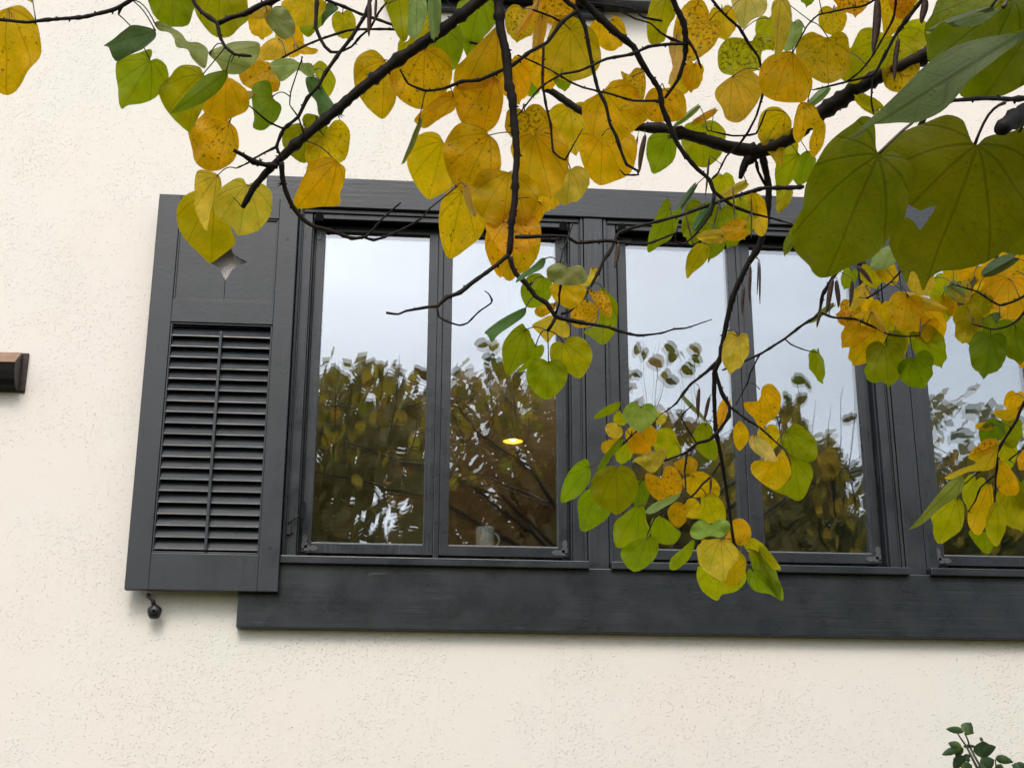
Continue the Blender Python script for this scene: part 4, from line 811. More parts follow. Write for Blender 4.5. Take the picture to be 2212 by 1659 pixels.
 ('Yd',(1789, 83),(1787, 183),0.04,(1790, 81, 1772, 74, 1754, 67, 1731, 81, 1722, 108, 1727, 144, 1754, 169, 1785, 183, 1817, 171, 1835, 144, 1838, 108, 1830, 76, 1812, 67)),
 ('Yd',(1712, 116),(1720, 222),0.01,(1713, 112, 1682, 112, 1655, 126, 1644, 157, 1650, 193, 1677, 216, 1713, 222, 1740, 218, 1756, 189, 1756, 166, 1736, 139)),
 ('PY',(1686, -4),(1676, 122),-0.02,(1666, 13, 1677, 0, 1700, 0, 1709, 36, 1704, 72, 1693, 108, 1675, 124, 1673, 81, 1666, 45)),
 ('Y',(1697, 244),(1686, 366),0.01,(1659, 234, 1641, 252, 1637, 288, 1646, 315, 1668, 342, 1686, 366, 1693, 346, 1695, 315, 1709, 279, 1707, 252, 1686, 234)),
 ('Y',(1745, 221),(1728, 308),0.01,(1731, 220, 1763, 229, 1772, 252, 1787, 270, 1781, 310, 1763, 337, 1752, 333, 1749, 306, 1758, 279, 1745, 279, 1736, 297, 1722, 310, 1713, 288, 1718, 252)),
 ('YGs',(1929, 82),(1840, 174),0.08,(1839, 103, 1857, 67, 1884, 63, 1929, 81, 1952, 54, 1992, 45, 2019, 58, 2005, 90, 1983, 112, 1911, 148, 1875, 157, 1853, 180, 1828, 166)),
 ('O',(1956, 111),(1929, 200),-0.02,(1904, 135, 1911, 117, 1943, 108, 1974, 108, 1985, 135, 1981, 171, 1960, 198, 1934, 201, 1911, 189, 1902, 162)),
 ('Y',(1947, -13),(1912, 84),0.06,(1902, -9, 1983, -9, 1969, 27, 1947, 58, 1911, 85, 1902, 40)),
 ('O',(1952, -8),(1943, 40),0.03,(1925, -9, 1978, -9, 1965, 31, 1943, 40, 1925, 18)),
 ('YG',(1725, 336),(1677, 457),0.0,(1673, 369, 1686, 342, 1722, 328, 1731, 342, 1718, 382, 1691, 418, 1677, 458, 1675, 413)),
 ('G',(1745, 329),(1725, 399),0.05,(1731, 333, 1749, 326, 1763, 346, 1749, 386, 1727, 400, 1711, 386, 1718, 355)),
 ('K',(1891, 340),(1790, 595),1.02,(1880, 261, 1857, 256, 1839, 270, 1808, 292, 1776, 324, 1749, 373, 1736, 413, 1731, 449, 1713, 485, 1713, 517, 1727, 548, 1749, 573, 1758, 589, 1776, 599, 1808, 593, 1839, 575, 1884, 557, 1916, 521, 1943, 485, 1952, 449, 1964, 382, 1956, 355, 1938, 342, 1920, 330, 1898, 340, 1886, 324, 1886, 288)),
 ('K',(2104, 317),(2005, 620),1.06,(2082, 279, 2073, 261, 2041, 251, 2001, 265, 1965, 279, 1929, 297, 1893, 333, 1875, 382, 1880, 440, 1907, 476, 1938, 467, 1954, 443, 1974, 449, 1987, 456, 2005, 449, 2019, 449, 2005, 476, 1992, 494, 1974, 476, 1952, 472, 1925, 517, 1929, 535, 1952, 580, 1965, 611, 1974, 584, 1987, 593, 2001, 627, 2014, 602, 2041, 584, 2086, 580, 2136, 566, 2176, 539, 2221, 503, 2257, 440, 2257, 360, 2235, 315, 2203, 292, 2154, 292, 2122, 301, 2104, 317, 2091, 306)),
 ('KD',(2217, 67),(1835, 304),0.9,(2244, 52, 2204, 67, 2154, 76, 2086, 94, 2041, 112, 1996, 144, 1952, 189, 1911, 229, 1875, 261, 1853, 283, 1832, 305, 1862, 292, 1884, 270, 1911, 265, 1952, 261, 1987, 261, 2032, 243, 2059, 216, 2086, 180, 2131, 144, 2204, 90, 2244, 63)),
 ('K',(2185, 0),(2012, 135),1.0,(2204, -9, 2176, 9, 2154, 27, 2109, 49, 2064, 58, 2037, 49, 2014, 67, 2001, 90, 1999, 121, 2014, 139, 2050, 108, 2109, 85, 2204, 67, 2244, 27)),
 ('K',(2212, 85),(2131, 210),1.1,(2204, 90, 2154, 117, 2086, 180, 2071, 202, 2109, 211, 2154, 211, 2204, 189, 2244, 157, 2244, 90)),
 ('KD',(2167, 16),(2059, 52),0.99,(2055, 52, 2109, 27, 2145, 25, 2176, 9, 2131, 45, 2091, 58)),
 ('O',(2101, 34),(2057, 50),0.05,(2055, 52, 2068, 36, 2091, 27, 2102, 36, 2077, 49)),
 ('G',(1448, 449),(1403, 544),0.03,(1397, 539, 1403, 503, 1421, 458, 1439, 429, 1448, 440, 1453, 458, 1471, 449, 1462, 490, 1448, 517, 1426, 530, 1405, 545)),
 ('YG',(1525, 527),(1484, 602),0.0,(1489, 544, 1507, 526, 1529, 530, 1534, 548, 1520, 571, 1498, 589, 1484, 602, 1482, 566)),
 ('Y',(1628, 417),(1648, 511),0.06,(1614, 418, 1637, 418, 1655, 440, 1659, 485, 1646, 512, 1628, 499, 1621, 449)),
 ('D',(1134, 669),(1045, 720),0,(1047, 718, 1076, 694, 1109, 675, 1134, 665, 1134, 681, 1109, 701, 1076, 724, 1063, 740, 1053, 724)),
 ('D',(1176, 560),(1117, 609),0,(1115, 612, 1122, 596, 1148, 577, 1171, 557, 1179, 563, 1171, 580, 1141, 596)),
 ('D2',(1226, 578),(1264, 604),-.03,(1181, 593, 1184, 577, 1207, 568, 1230, 577, 1253, 573, 1269, 590, 1266, 609, 1239, 617, 1207, 614, 1187, 606)),
 ('PY',(1280, 580),(1250, 617),-.01,(1246, 616, 1272, 596, 1275, 580, 1288, 578, 1295, 593, 1285, 609, 1266, 619)),
 ('G',(1173, 599),(1138, 662),.03,(1164, 590, 1141, 596, 1125, 622, 1128, 648, 1141, 665, 1168, 662, 1190, 642, 1194, 622, 1190, 603, 1177, 599)),
 ('Y',(1213, 616),(1235, 667),.05,(1192, 612, 1262, 619, 1259, 648, 1233, 668, 1207, 655, 1194, 642)),
 ('O',(1197, 660),(1158, 677),.01,(1158, 665, 1174, 658, 1200, 655, 1197, 671, 1181, 681, 1168, 686, 1155, 678)),
 ('O',(1269, 652),(1253, 708),.03,(1233, 675, 1249, 655, 1266, 648, 1288, 662, 1290, 688, 1275, 704, 1253, 709, 1236, 701)),
 ('O',(1277, 629),(1314, 685),-.03,(1271, 626, 1285, 629, 1305, 629, 1318, 648, 1323, 675, 1315, 686, 1298, 675, 1282, 652)),
 ('G',(1305, 630),(1302, 745),.06,(1297, 622, 1318, 635, 1334, 655, 1334, 688, 1328, 720, 1302, 746, 1279, 730, 1260, 717, 1279, 707, 1295, 681)),
 ('PY',(1207, 686),(1168, 724),.03,(1149, 704, 1168, 691, 1190, 681, 1213, 688, 1230, 707, 1226, 730, 1197, 724, 1184, 741, 1168, 724)),
 ('YG',(1217, 739),(1251, 817),.02,(1207, 737, 1190, 746, 1188, 773, 1200, 792, 1223, 802, 1253, 818, 1275, 786, 1279, 760, 1262, 733, 1239, 727, 1223, 733, 1217, 743)),
 ('G',(1132, 715),(1098, 809),.03,(1128, 699, 1109, 711, 1089, 737, 1084, 766, 1096, 812, 1122, 792, 1145, 773, 1149, 740, 1145, 717, 1135, 707)),
 ('G',(1157, 748),(1118, 803),.05,(1148, 730, 1158, 746, 1174, 745, 1173, 766, 1148, 792, 1115, 804, 1141, 773)),
 ('G',(1185, 783),(1181, 863),0,(1184, 782, 1168, 774, 1145, 786, 1136, 812, 1148, 841, 1181, 864, 1213, 841, 1226, 815, 1223, 792, 1204, 776, 1188, 780)),
 ('G',(1339, 869),(1283, 905),0,(1281, 904, 1303, 882, 1340, 867, 1333, 887, 1307, 900)),
 ('Gw',(1385, 879),(1385, 931),-.05,(1384, 878, 1368, 867, 1349, 882, 1348, 904, 1368, 926, 1385, 932, 1407, 916, 1422, 896, 1411, 874, 1394, 872)),
 ('YG',(1342, 890),(1331, 918),.02,(1337, 887, 1355, 904, 1350, 917, 1333, 922, 1324, 904)),
 ('PY',(1335, 919),(1310, 937),0,(1316, 913, 1337, 917, 1346, 935, 1335, 948, 1316, 943, 1307, 926)),
 ('O',(1339, 952),(1303, 973),0,(1300, 957, 1324, 948, 1342, 952, 1324, 974, 1303, 978)),
 ('Gd',(1340, 946),(1287, 1025),-.04,(1342, 943, 1342, 965, 1324, 983, 1307, 1009, 1285, 1026, 1298, 996, 1316, 970)),
 ('Y',(1372, 926),(1355, 948),-.01,(1352, 930, 1368, 922, 1377, 935, 1368, 952, 1353, 950)),
 ('Y',(1366, 942),(1394, 980),-.02,(1355, 965, 1368, 939, 1385, 933, 1403, 943, 1407, 965, 1407, 983, 1390, 981, 1368, 978)),
 ('Y',(1389, 945),(1417, 937),-.04,(1385, 930, 1403, 919, 1418, 930, 1418, 952, 1407, 964, 1390, 952)),
 ('YG',(1462, 957),(1431, 987),.03,(1416, 930, 1451, 926, 1464, 952, 1474, 974, 1455, 991, 1429, 987, 1411, 965)),
 ('PY',(1432, 977),(1407, 1020),-.03,(1368, 991, 1407, 978, 1436, 965, 1436, 987, 1425, 1009, 1407, 1022, 1385, 1006)),
 ('G',(1523, 919),(1533, 992),.02,(1494, 943, 1516, 913, 1538, 922, 1542, 948, 1553, 965, 1549, 991, 1533, 994, 1512, 978, 1499, 957)),
 ('G',(1271, 1010),(1211, 1084),-.02,(1211, 1083, 1215, 1048, 1237, 1009, 1268, 991, 1276, 1018, 1272, 1044, 1250, 1070, 1228, 1081)),
 ('G',(1294, 1055),(1255, 1145),.02,(1285, 1052, 1263, 1061, 1248, 1083, 1250, 1118, 1255, 1146, 1281, 1140, 1311, 1118, 1320, 1092, 1303, 1070)),
 ('G',(1330, 1012),(1335, 1112),-.05,(1329, 1006, 1303, 1009, 1281, 1031, 1276, 1061, 1289, 1087, 1320, 1107, 1335, 1113, 1355, 1100, 1372, 1079, 1379, 1048, 1368, 1018, 1346, 1004, 1331, 1011)),
 ('Gd',(1381, 1045),(1378, 1107),.04,(1377, 1039, 1398, 1044, 1404, 1065, 1394, 1092, 1377, 1109, 1368, 1083)),
 ('Yd',(1429, 1029),(1442, 1086),0,(1425, 1031, 1398, 1022, 1394, 1044, 1411, 1074, 1442, 1087, 1468, 1070, 1475, 1039, 1459, 1009, 1438, 1009, 1431, 1026)),
 ('O',(1488, 1025),(1490, 989),.01,(1481, 987, 1494, 987, 1507, 1000, 1499, 1022, 1481, 1031, 1464, 1013, 1455, 1000)),
 ('Y',(1499, 1029),(1533, 1072),.03,(1477, 1031, 1499, 1018, 1525, 1022, 1551, 1044, 1553, 1074, 1533, 1070, 1499, 1074, 1477, 1052)),
 ('YG',(1526, 1071),(1549, 1138),.01,(1516, 1070, 1542, 1065, 1564, 1092, 1568, 1122, 1547, 1140, 1516, 1122, 1490, 1118, 1512, 1092)),
 ('Y',(1468, 1088),(1465, 1139),-.03,(1442, 1100, 1464, 1083, 1486, 1100, 1481, 1126, 1465, 1140, 1446, 1122)),
 ('Y',(1480, 1100),(1508, 1097),-.04,(1477, 1092, 1490, 1076, 1509, 1083, 1510, 1109, 1490, 1118, 1477, 1109)),
 ('D2',(1470, 1068),(1397, 1106),-.05,(1394, 1105, 1411, 1087, 1446, 1074, 1472, 1065, 1459, 1083, 1429, 1099, 1407, 1109)),
 ('G',(1379, 1094),(1332, 1177),-.02,(1377, 1092, 1394, 1100, 1398, 1126, 1407, 1151, 1394, 1170, 1359, 1180, 1329, 1179, 1326, 1135, 1346, 1113)),
 ('G',(1399, 1162),(1370, 1233),-.03,(1403, 1161, 1377, 1166, 1346, 1183, 1342, 1205, 1368, 1234, 1403, 1218, 1422, 1192, 1420, 1166, 1407, 1157)),
 ('G',(1429, 1116),(1451, 1174),.02,(1407, 1126, 1420, 1113, 1446, 1126, 1459, 1140, 1471, 1153, 1455, 1174, 1425, 1174, 1407, 1157)),
 ('Gw',(1534, 1132),(1532, 1160),-.07,(1532, 1131, 1516, 1122, 1494, 1135, 1492, 1157, 1512, 1164, 1533, 1157, 1555, 1161, 1575, 1148, 1573, 1126, 1551, 1122, 1538, 1131)),
 ('G',(1499, 1166),(1449, 1228),-.02,(1500, 1164, 1481, 1179, 1451, 1205, 1446, 1227, 1464, 1229, 1490, 1205, 1499, 1183)),
 ('O',(1599, 1174),(1594, 1123),-.01,(1586, 1122, 1607, 1122, 1621, 1140, 1621, 1161, 1603, 1179, 1584, 1170, 1564, 1166, 1577, 1144)),
 ('PY',(1558, 1167),(1563, 1253),-.05,(1507, 1179, 1529, 1166, 1555, 1164, 1577, 1170, 1594, 1187, 1594, 1209, 1573, 1231, 1564, 1255, 1538, 1244, 1512, 1222, 1505, 1196)),
 ('Yd',(1586, 1174),(1586, 1262),-.02,(1577, 1170, 1594, 1187, 1612, 1209, 1607, 1240, 1586, 1266, 1564, 1257, 1577, 1227, 1594, 1205)),
 ('YG',(1558, 1227),(1547, 1295),.01,(1506, 1222, 1516, 1227, 1542, 1248, 1564, 1257, 1594, 1262, 1607, 1231, 1612, 1248, 1594, 1275, 1560, 1283, 1547, 1296, 1516, 1275, 1504, 1248)),
 ('G',(1627, 1233),(1688, 1293),0,(1616, 1231, 1638, 1229, 1655, 1248, 1682, 1257, 1692, 1275, 1689, 1296, 1664, 1283, 1629, 1275, 1614, 1253)),
 ('YG',(1617, 1167),(1684, 1229),0,(1607, 1179, 1621, 1161, 1647, 1174, 1673, 1205, 1686, 1231, 1647, 1222, 1629, 1205)),
 ('Y',(1641, 841),(1642, 923),-.02,(1612, 887, 1607, 869, 1638, 865, 1647, 835, 1668, 830, 1686, 852, 1686, 887, 1664, 913, 1642, 924, 1629, 904)),
 ('Y',(1607, 910),(1596, 971),0,(1599, 909, 1584, 926, 1586, 957, 1599, 974, 1616, 952, 1616, 930)),
 ('P',(1629, 943),(1675, 993),-.05,(1621, 943, 1638, 942, 1664, 961, 1677, 996, 1647, 989, 1621, 965)),
 ('Y',(1685, 977),(1677, 1057),-.02,(1629, 996, 1673, 991, 1690, 970, 1708, 1009, 1703, 1035, 1677, 1058, 1647, 1044, 1625, 1022)),
 ('G',(1702, 933),(1756, 996),0,(1690, 943, 1712, 917, 1734, 922, 1764, 952, 1766, 983, 1751, 998, 1716, 987, 1695, 970)),
 ('G',(1715, 991),(1729, 1083),.02,(1708, 987, 1734, 987, 1756, 1018, 1747, 1052, 1729, 1083, 1699, 1070, 1668, 1057, 1708, 1035)),
 ('Gw',(2074, 1032),(1970, 1145),-.05,(2074, 1026, 2048, 1039, 2021, 1070, 1987, 1122, 1969, 1146, 1995, 1135, 2030, 1100, 2065, 1074, 2082, 1048)),
 ('YG',(2068, 1080),(2028, 1173),0,(2034, 1087, 2065, 1074, 2082, 1092, 2078, 1135, 2056, 1161, 2026, 1174, 2013, 1135, 2008, 1100)),
 ('Y',(2138, 1046),(2096, 1144),-.01,(2139, 1044, 2148, 1065, 2143, 1109, 2117, 1153, 2095, 1144, 2091, 1109, 2108, 1074)),
 ('Y',(2161, 999),(2190, 1068),0,(2156, 996, 2178, 1004, 2200, 1039, 2196, 1070, 2165, 1065, 2152, 1031)),
 ('YG',(2152, 1090),(2159, 1177),-.02,(2143, 1087, 2165, 1092, 2174, 1126, 2161, 1179, 2139, 1170, 2130, 1135)),
 ('G',(2122, 1147),(2131, 1194),.03,(2117, 1144, 2143, 1161, 2148, 1179, 2130, 1196, 2104, 1170, 2095, 1148)),
 ('Y',(2149, 968),(2044, 1031),-.03,(2091, 987, 2122, 974, 2152, 961, 2148, 996, 2135, 1015, 2091, 1018, 2056, 1035, 2041, 1031, 2074, 1013, 2108, 1000)),
 ('Gd',(2159, 911),(2123, 959),.02,(2115, 926, 2143, 904, 2165, 913, 2169, 935, 2156, 952, 2135, 965, 2117, 952)),
 ('O',(2200, 884),(2149, 896),0,(2146, 887, 2183, 884, 2204, 881, 2196, 900, 2178, 910, 2152, 900)),
]
from mathutils.geometry import delaunay_2d_cdt
def area2(p): return abs(sum(p[i][0]*p[(i+1) % len(p)][1]-p[(i+1) % len(p)][0]*p[i][1] for i in range(len(p))))/2
def inside(p, x, y):
    c = False
    for i in range(len(p)):
        (x0, y0), (x1, y1) = p[i-1], p[i]
        if (y0 > y) != (y1 > y) and x < (x1-x0)*(y-y0)/(y1-y0)+x0: c = not c
    return c
def smooth_poly(p, n=3):
    out = []; k = len(p)
    for i in range(k):
        p0, p1, p2, p3 = p[i-1], p[i], p[(i+1) % k], p[(i+2) % k]
        for j in range(n):
            t = j/n; out.append(tuple(.5*((2*p1[m])+(-p0[m]+p2[m])*t+(2*p0[m]-5*p1[m]+4*p2[m]-p3[m])*t*t+(-p0[m]+3*p1[m]-3*p2[m]+p3[m])*t**3) for m in (0, 1)))
    return out
def custom_template(b_, t_, poly):
    mx, my = t_[0]-b_[0], t_[1]-b_[1]; L = math.hypot(mx, my); mx /= L; my /= L
    loc = [(((x-b_[0])*-my+(y-b_[1])*mx)/L, ((x-b_[0])*mx+(y-b_[1])*my)/L) for x, y in smooth_poly(poly)]
    xs = [p[0] for p in loc]; ys = [p[1] for p in loc]; st = max(max(xs)-min(xs), max(ys)-min(ys))/13
    pts = [Vector(p) for p in loc]; nb = len(pts); y = min(ys)+st/2
    while y < max(ys):
        x = min(xs)+st/2
        while x < max(xs):
            if inside(loc, x, y) and min(math.hypot(x-p[0], y-p[1]) for p in loc) > st*.45: pts.append(Vector((x, y)))
            x += st
        y += st
    v, e, f, *_ = delaunay_2d_cdt(pts, [], [list(range(nb))], 1, 1e-5)
    ec = {}
    for q in f:
        for k in range(len(q)): key = frozenset((q[k], q[(k+1) % len(q)])); ec[key] = ec.get(key, 0)+1
    ed = set(i for key, c in ec.items() if c == 1 for i in key)
    return [tuple(q) for q in v], [tuple(q) for q in f], ed
keep = []
for L_ in LV:
    mx_, my_ = (L_[0]+L_[2])/2, (L_[1]+L_[3])/2; ar = math.hypot(L_[2]-L_[0], L_[3]-L_[1])*L_[4]*.75; hit = False
    for c_, b_, t_, off_, pl_ in TRACED:
        P2 = list(zip(pl_[::2], pl_[1::2]))
        if inside(P2, mx_, my_) and .3 < ar/area2(P2) < 3: hit = True; break
    if not hit: keep.append(L_)
print('leaves kept', len(keep), 'of', len(LV), 'traced', len(TRACED))
LV = keep
def nearest(x, y):
    best = None
    for s_ in samples:
        if s_[2] < 1.6: continue
        dd = math.hypot(s_[0]-x, s_[1]-y)
        if best is None or dd < best[0]: best = (dd, s_)
    return best
def place(i, L_):
    bx, by, tx, ty, wd, cls = L_[:6]; off = L_[6] if len(L_) > 6 else .015; seed = i*13+5; rn = random.Random(seed)
    near = off > .5
    if near: d = off; att = None
    else:
        dist, s_ = nearest(bx, by); d = s_[2]+off+.012; att = s_ if dist < 260 else None
    B = W(bx, by, d); Lp = math.hypot(tx-bx, ty-by)*d/FPX; wm = wd*d/FPX
    dz = 0
    if wm > Lp*1.12: Lt = wm/1.06; dz = math.sqrt(max(0, Lt*Lt-Lp*Lp))*(1 if rn.random() < .6 else -1)
    if off < -.03 and dz > 0: dz = -dz
    T_ = W(tx, ty, d)+FW*dz; L = (T_-B).length; m_ = (T_-B).normalized()
    n0 = (-FW)-m_*(-FW).dot(m_); n0.normalize(); s0 = m_.cross(n0)
    rat = wm/L; fold = rn.uniform(.04, .2)
    if rat < .45: fold = rn.uniform(.5, .8)
    nat = min(1.05, max(.72, rat)) if rat > .5 else rat*1.12; ang = math.acos(min(1, max(.12, rat/(nat*math.cos(fold)*.98))))*(1 if rn.random() < .5 else -1)
    if cls in ('D', 'KD', 'Gw', 'D2') and rat < .6: ang = abs(ang)*(-1 if rn.random() < .5 else 1)
    sv = s0*math.cos(ang)+n0*math.sin(ang); nv = m_.cross(sv)*-1
    sc = 1 if abs(ang) < 1.2 else 1
    return dict(B=B, m=m_, sv=sv, nv=nv, L=L, Wd=L*nat*sc, cls=cls, fold=fold, curl=rn.uniform(-.16, .16), wave=rn.uniform(.01, .035), seed=seed), att, d, Lp*wm/d/d
items = []
for i, L_ in enumerate(LV):
    kw, att, d, area = place(i, L_)
    items.append((area, i, kw, att, d, L_))
for i, (cls, b_, t_, off, pl_) in enumerate(TRACED):
    P2 = list(zip(pl_[::2], pl_[1::2])); rn = random.Random(700+i)
    if off > .5: d = off; att = None
    else: dist, s_ = nearest(*b_); d = s_[2]+off+.012; att = s_ if dist < 260 else None
    B = W(b_[0], b_[1], d); T_ = W(t_[0], t_[1], d); m_ = (T_-B).normalized(); n0 = (-FW-m_*(-FW).dot(m_)).normalized(); L = (T_-B).length
    kw = dict(B=B, m=m_, sv=m_.cross(n0), nv=n0, L=L, Wd=L, cls=cls, fold=rn.uniform(-.25, .3), curl=rn.uniform(-.3, .3), wave=rn.uniform(.02, .06), seed=700+i, tmpl=custom_template(b_, t_, P2))
    items.append((area2(P2)*1.2/(FPX*FPX), 700+i, kw, att, d, (b_[0], b_[1], t_[0], t_[1], 0, cls, off)))
items.sort(key=lambda t: -t[0])
rest = LM()
for rank, (area, i, kw, att, d, L_) in enumerate(items):
    lm = LM() if rank < 100 else rest
    lm.leaf(**kw)
    bx, by = L_[:2]; rn = random.Random(i)
    if att: A = W(att[0], att[1], att[2])
    elif L_[6:] and L_[6] > .5:
        src = {(1891, 340): (2056, 219, 1.05), (2104, 317): (2171, 222, 1.03)}.get((bx, by), (bx+60, by-20, 1.06)); A = W(*src)
    else: A = W(bx+8, by-45, d-.01)
    lm.stalk(kw['B'], A, Vector((0, 0, .006 if not att else .004))+UP*rn.uniform(-.004, .008), .0009 if d > 1.6 else .0011)
    if rank < 100:
        o = lm.build('leaf', tree); o['label'] = LABELS[L_[5]]
# crown overhead: out of the frame, mirrored in the panes
def virt(x, y, s_):
    dr = (FW+RT*((x-1106)/FPX)-UP*((y-829.5)/FPX)).normalized(); p = CAM+dr*s_; return Vector((p.x, -p.y, p.z))
def top_at(x):
    prof = [(500, 800), (690, 785), (800, 780), (930, 800), (985, 860), (1060, 760), (1130, 800), (1210, 800), (1340, 860), (1400, 880), (1500, 905), (1570, 960), (1640, 860), (1720, 850), (1770, 960), (1850, 1010), (1900, 1000), (2000, 950), (2100, 940), (2300, 960)]
    for (a_, p), (c_, q) in zip(prof, prof[1:]):
        if a_ <= x <= c_: return p+(q-p)*(x-a_)/(c_-a_)
    return 950
n_c = 0; crown_pts = []
while n_c < 900:
    x = rg.uniform(420, 2400); tp = top_at(x) if 500 < x < 2300 else 900; y = tp+abs(rg.gauss(0, 1))*110+rg.uniform(-8, 10)
    if y > 1420: continue
    hole = mn.noise(Vector((x/75, y/75, 2.2)))+.5*mn.noise(Vector((x/30, y/30, 5)))
    if hole > .34: continue
    s_ = rg.uniform(8.6, 10.6); p = virt(x, y, s_); q = proj(p)
    if q[2] > 0 and -150 < q[0] < 2400 and -60 < q[1] < 1750: continue
    m_ = Vector((rg.uniform(-.6, .6), rg.uniform(-.6, .6), -rg.uniform(.4, 1.2))).normalized(); n0 = Vector((rg.uniform(-1, 1), rg.uniform(-1, .6), rg.uniform(-.2, .8))); n0 = (n0-m_*n0.dot(m_)).normalized()
    L = rg.uniform(.055, .1)
    rest.leaf(p, m_, m_.cross(n0), n0, L, L*rg.uniform(.85, 1.0), rg.choice(['R1', 'R1', 'R2', 'R3', 'R1']), fold=rg.uniform(0, .3), curl=rg.uniform(-.2, .2), seed=n_c+9000, lo=n_c % 3 > 0)
    if n_c % 3 == 0: rest.stalk(p, p+Vector((rg.uniform(-.03, .03), rg.uniform(-.03, .03), .05)), Vector((0, 0, .004)), .001, 4)
    crown_pts.append(p); n_c += 1
# sparse sprigs standing above the mass in the third and fourth panes
for x, y in ((1385, 745), (1400, 752), (1412, 770), (1372, 800), (1437, 742), (1452, 758), (1470, 762), (1495, 745), (1500, 768), (1478, 790), (1432, 800), (1445, 815), (1715, 812), (1740, 820), (1700, 850), (1730, 850), (1838, 895), (995, 795), (1000, 830), (1050, 735), (1075, 740), (1060, 765)):
    p = virt(x, y, rg.uniform(8.8, 9.6)); n0 = Vector((rg.uniform(-1.2, 1.2), 1, rg.uniform(-.8, .8))).normalized(); m_ = Vector((rg.uniform(-1, 1), rg.uniform(-.6, .6), -1)).normalized(); n0 = (n0-m_*n0.dot(m_)).normalized()
    rest.leaf(p, m_, m_.cross(n0), n0, .08, .078, rg.choice(['R1', 'K', 'R2']), seed=int(x), fold=rg.uniform(0, .4)); rest.stalk(p, p+Vector((rg.uniform(-.03, .03), 0, .03)), Vector((0, 0, .003)), .001, 4)
rest_o = rest.build('small_leaves', tree); rest_o['kind'] = 'stuff'; rest_o['label'] = 'smaller and higher leaves'
tw = MB()
for k in range(260):
    p = rg.choice(crown_pts); e = min(crown_pts, key=lambda t: abs((t-p).length-.35)); m_ = p.lerp(e, .5)+Vector((rg.uniform(-.1, .1), rg.uniform(-.1, .1), rg.uniform(-.1, .15)))
    tw.tube([e, m_, p], [.004, .003, .0012], 5)
for x, y in ((1390, 750), (1440, 745), (1495, 750), (1420, 760), (1465, 770), (1760, 870), (1790, 885), (1820, 860), (1845, 850), (720, 800), (860, 770), (1060, 740), (1720, 815)):
    p = virt(x, y-rg.uniform(5, 25), 9.2); q_ = virt(x+rg.uniform(-30, 30), y+190, 9.3); tw.tube([q_, q_.lerp(p, .5)+Vector((rg.uniform(-.03, .03), 0, 0)), p], [.004, .0025, .001], 5)
tw.build('crown_twigs', BARK, tree)['kind'] = 'stuff'
# ---- seed pods
PODS = [(797,-5,798,80,12), (812,-5,811,46,7), (1393,290,1380,374,13), (1378,295,1370,340,6), (1533,340,1523,425,6), (1336,527,1328,580,11), (1638,562,1636,636,4.5), (1641,566,1642,657,5.5), (1621,574,1620,658,8), (1608,620,1602,680,8), (1482,462,1496,528,5),
        (1553,443,1539,497,4), (1623,425,1623,516,5), (1583,407,1587,474,4.5), (1590,715,1604,776,5), (1510,838,1507,905,11), (1534,856,1520,910,10), (1537,1032,1533,1066,6), (1897,-5,1887,116,20), (1998,-5,1992,52,18), (2028,-5,2029,42,11),
        (1940,82,1931,176,13), (1800,602,1784,678,13), (1808,605,1811,665,13), (1842,605,1836,664,10), (1852,575,1886,613,12), (1772,671,1765,708,8)]
for i, (x0, y0, x1, y1, wd) in enumerate(PODS):
    dist, s_ = nearest(x0, y0); d = s_[2]-.012; A, B_ = W(x0, y0, d), W(x1, y1, d); m_ = (B_-A).normalized(); sv = m_.cross(FW).normalized(); L = (B_-A).length; h = wd*d/FPX/2
    ta = rg.uniform(-.5, .5); sv = (sv*math.cos(ta)+FW*math.sin(ta)).normalized(); nv = m_.cross(sv)
    b = MB(); n = 14; vs_ = []
    for j in range(n+1):
        t = j/n; wv = h*min(1, (math.sin(math.pi*min(1, t*.96+.04))**.45))*(1-.25*t); c_ = A.lerp(B_, t)+sv*(.18*h*math.sin(t*5+i)); th = .0009+.0011*abs(math.sin(t*math.pi*5))
        if j in (0, n): wv = .0006
        for p in (c_-sv*wv, c_+nv*th, c_+sv*wv, c_-nv*th): b.v.append(tuple(p))
    for j in range(n):
        for k in range(4): a_ = j*4; b.f.append((a_+k, a_+(k+1) % 4, a_+4+(k+1) % 4, a_+4+k)); b.m.append(0)
    b.tube([W(s_[0], s_[1], s_[2]), A+Vector((0, 0, .004)), A], [.0007]*3, 5)
    b.build('seed_pod', PODM, tree, smooth=True)

# ------------------------------------------------------------------ shrub at the lower right
DS = 4.75
SB = W(2120, 1659, DS)
shrub = empty('climbing_shrub', (SB.x, SB.y, 0)); tag(shrub, 'leafy green shrub tip against the stucco at the lower right', 'shrub')
SHL = NG('shrub_leaf'); p_ = SHL.geo(); n_ = SHL.noise(p_, 60, 4)
cs = SHL.mix(SHL.mr(n_, .35, .65), (.035, .075, .03), (.06, .11, .045)); cs = SHL.mix(SHL.mr(SHL.noise(p_, 25, 2), .58, .66), cs, (.09, .13, .01))
SHL = SHL.done(SHL.bsdf(cs, .4, .5, SHL.bump(n_, .001)).outputs[0])
b = MB()
for pts in ([(2067,1581), (2076,1595), (2084,1606), (2092,1620), (2100,1636), (2112,1660), (2125,1720), (2130,1900)], [(2084,1583), (2090,1596), (2095,1612), (2104,1630), (2118,1655), (2126,1730)], [(2150,1640), (2152,1665), (2140,1740)], [(2187,1650), (2200,1690), (2160,1800)]):
    P3 = [W(x, y, DS+.02*math.sin(i)) for i, (x, y) in enumerate(pts)]; b.tube(P3, [.0022+.0005*i for i in range(len(P3))], 7)
e_ = W(2130, 1900, DS); b.tube([e_, (SB.x+.02, SB.y, .9), (SB.x, SB.y, -.03)], [.006, .012, .016], 9)
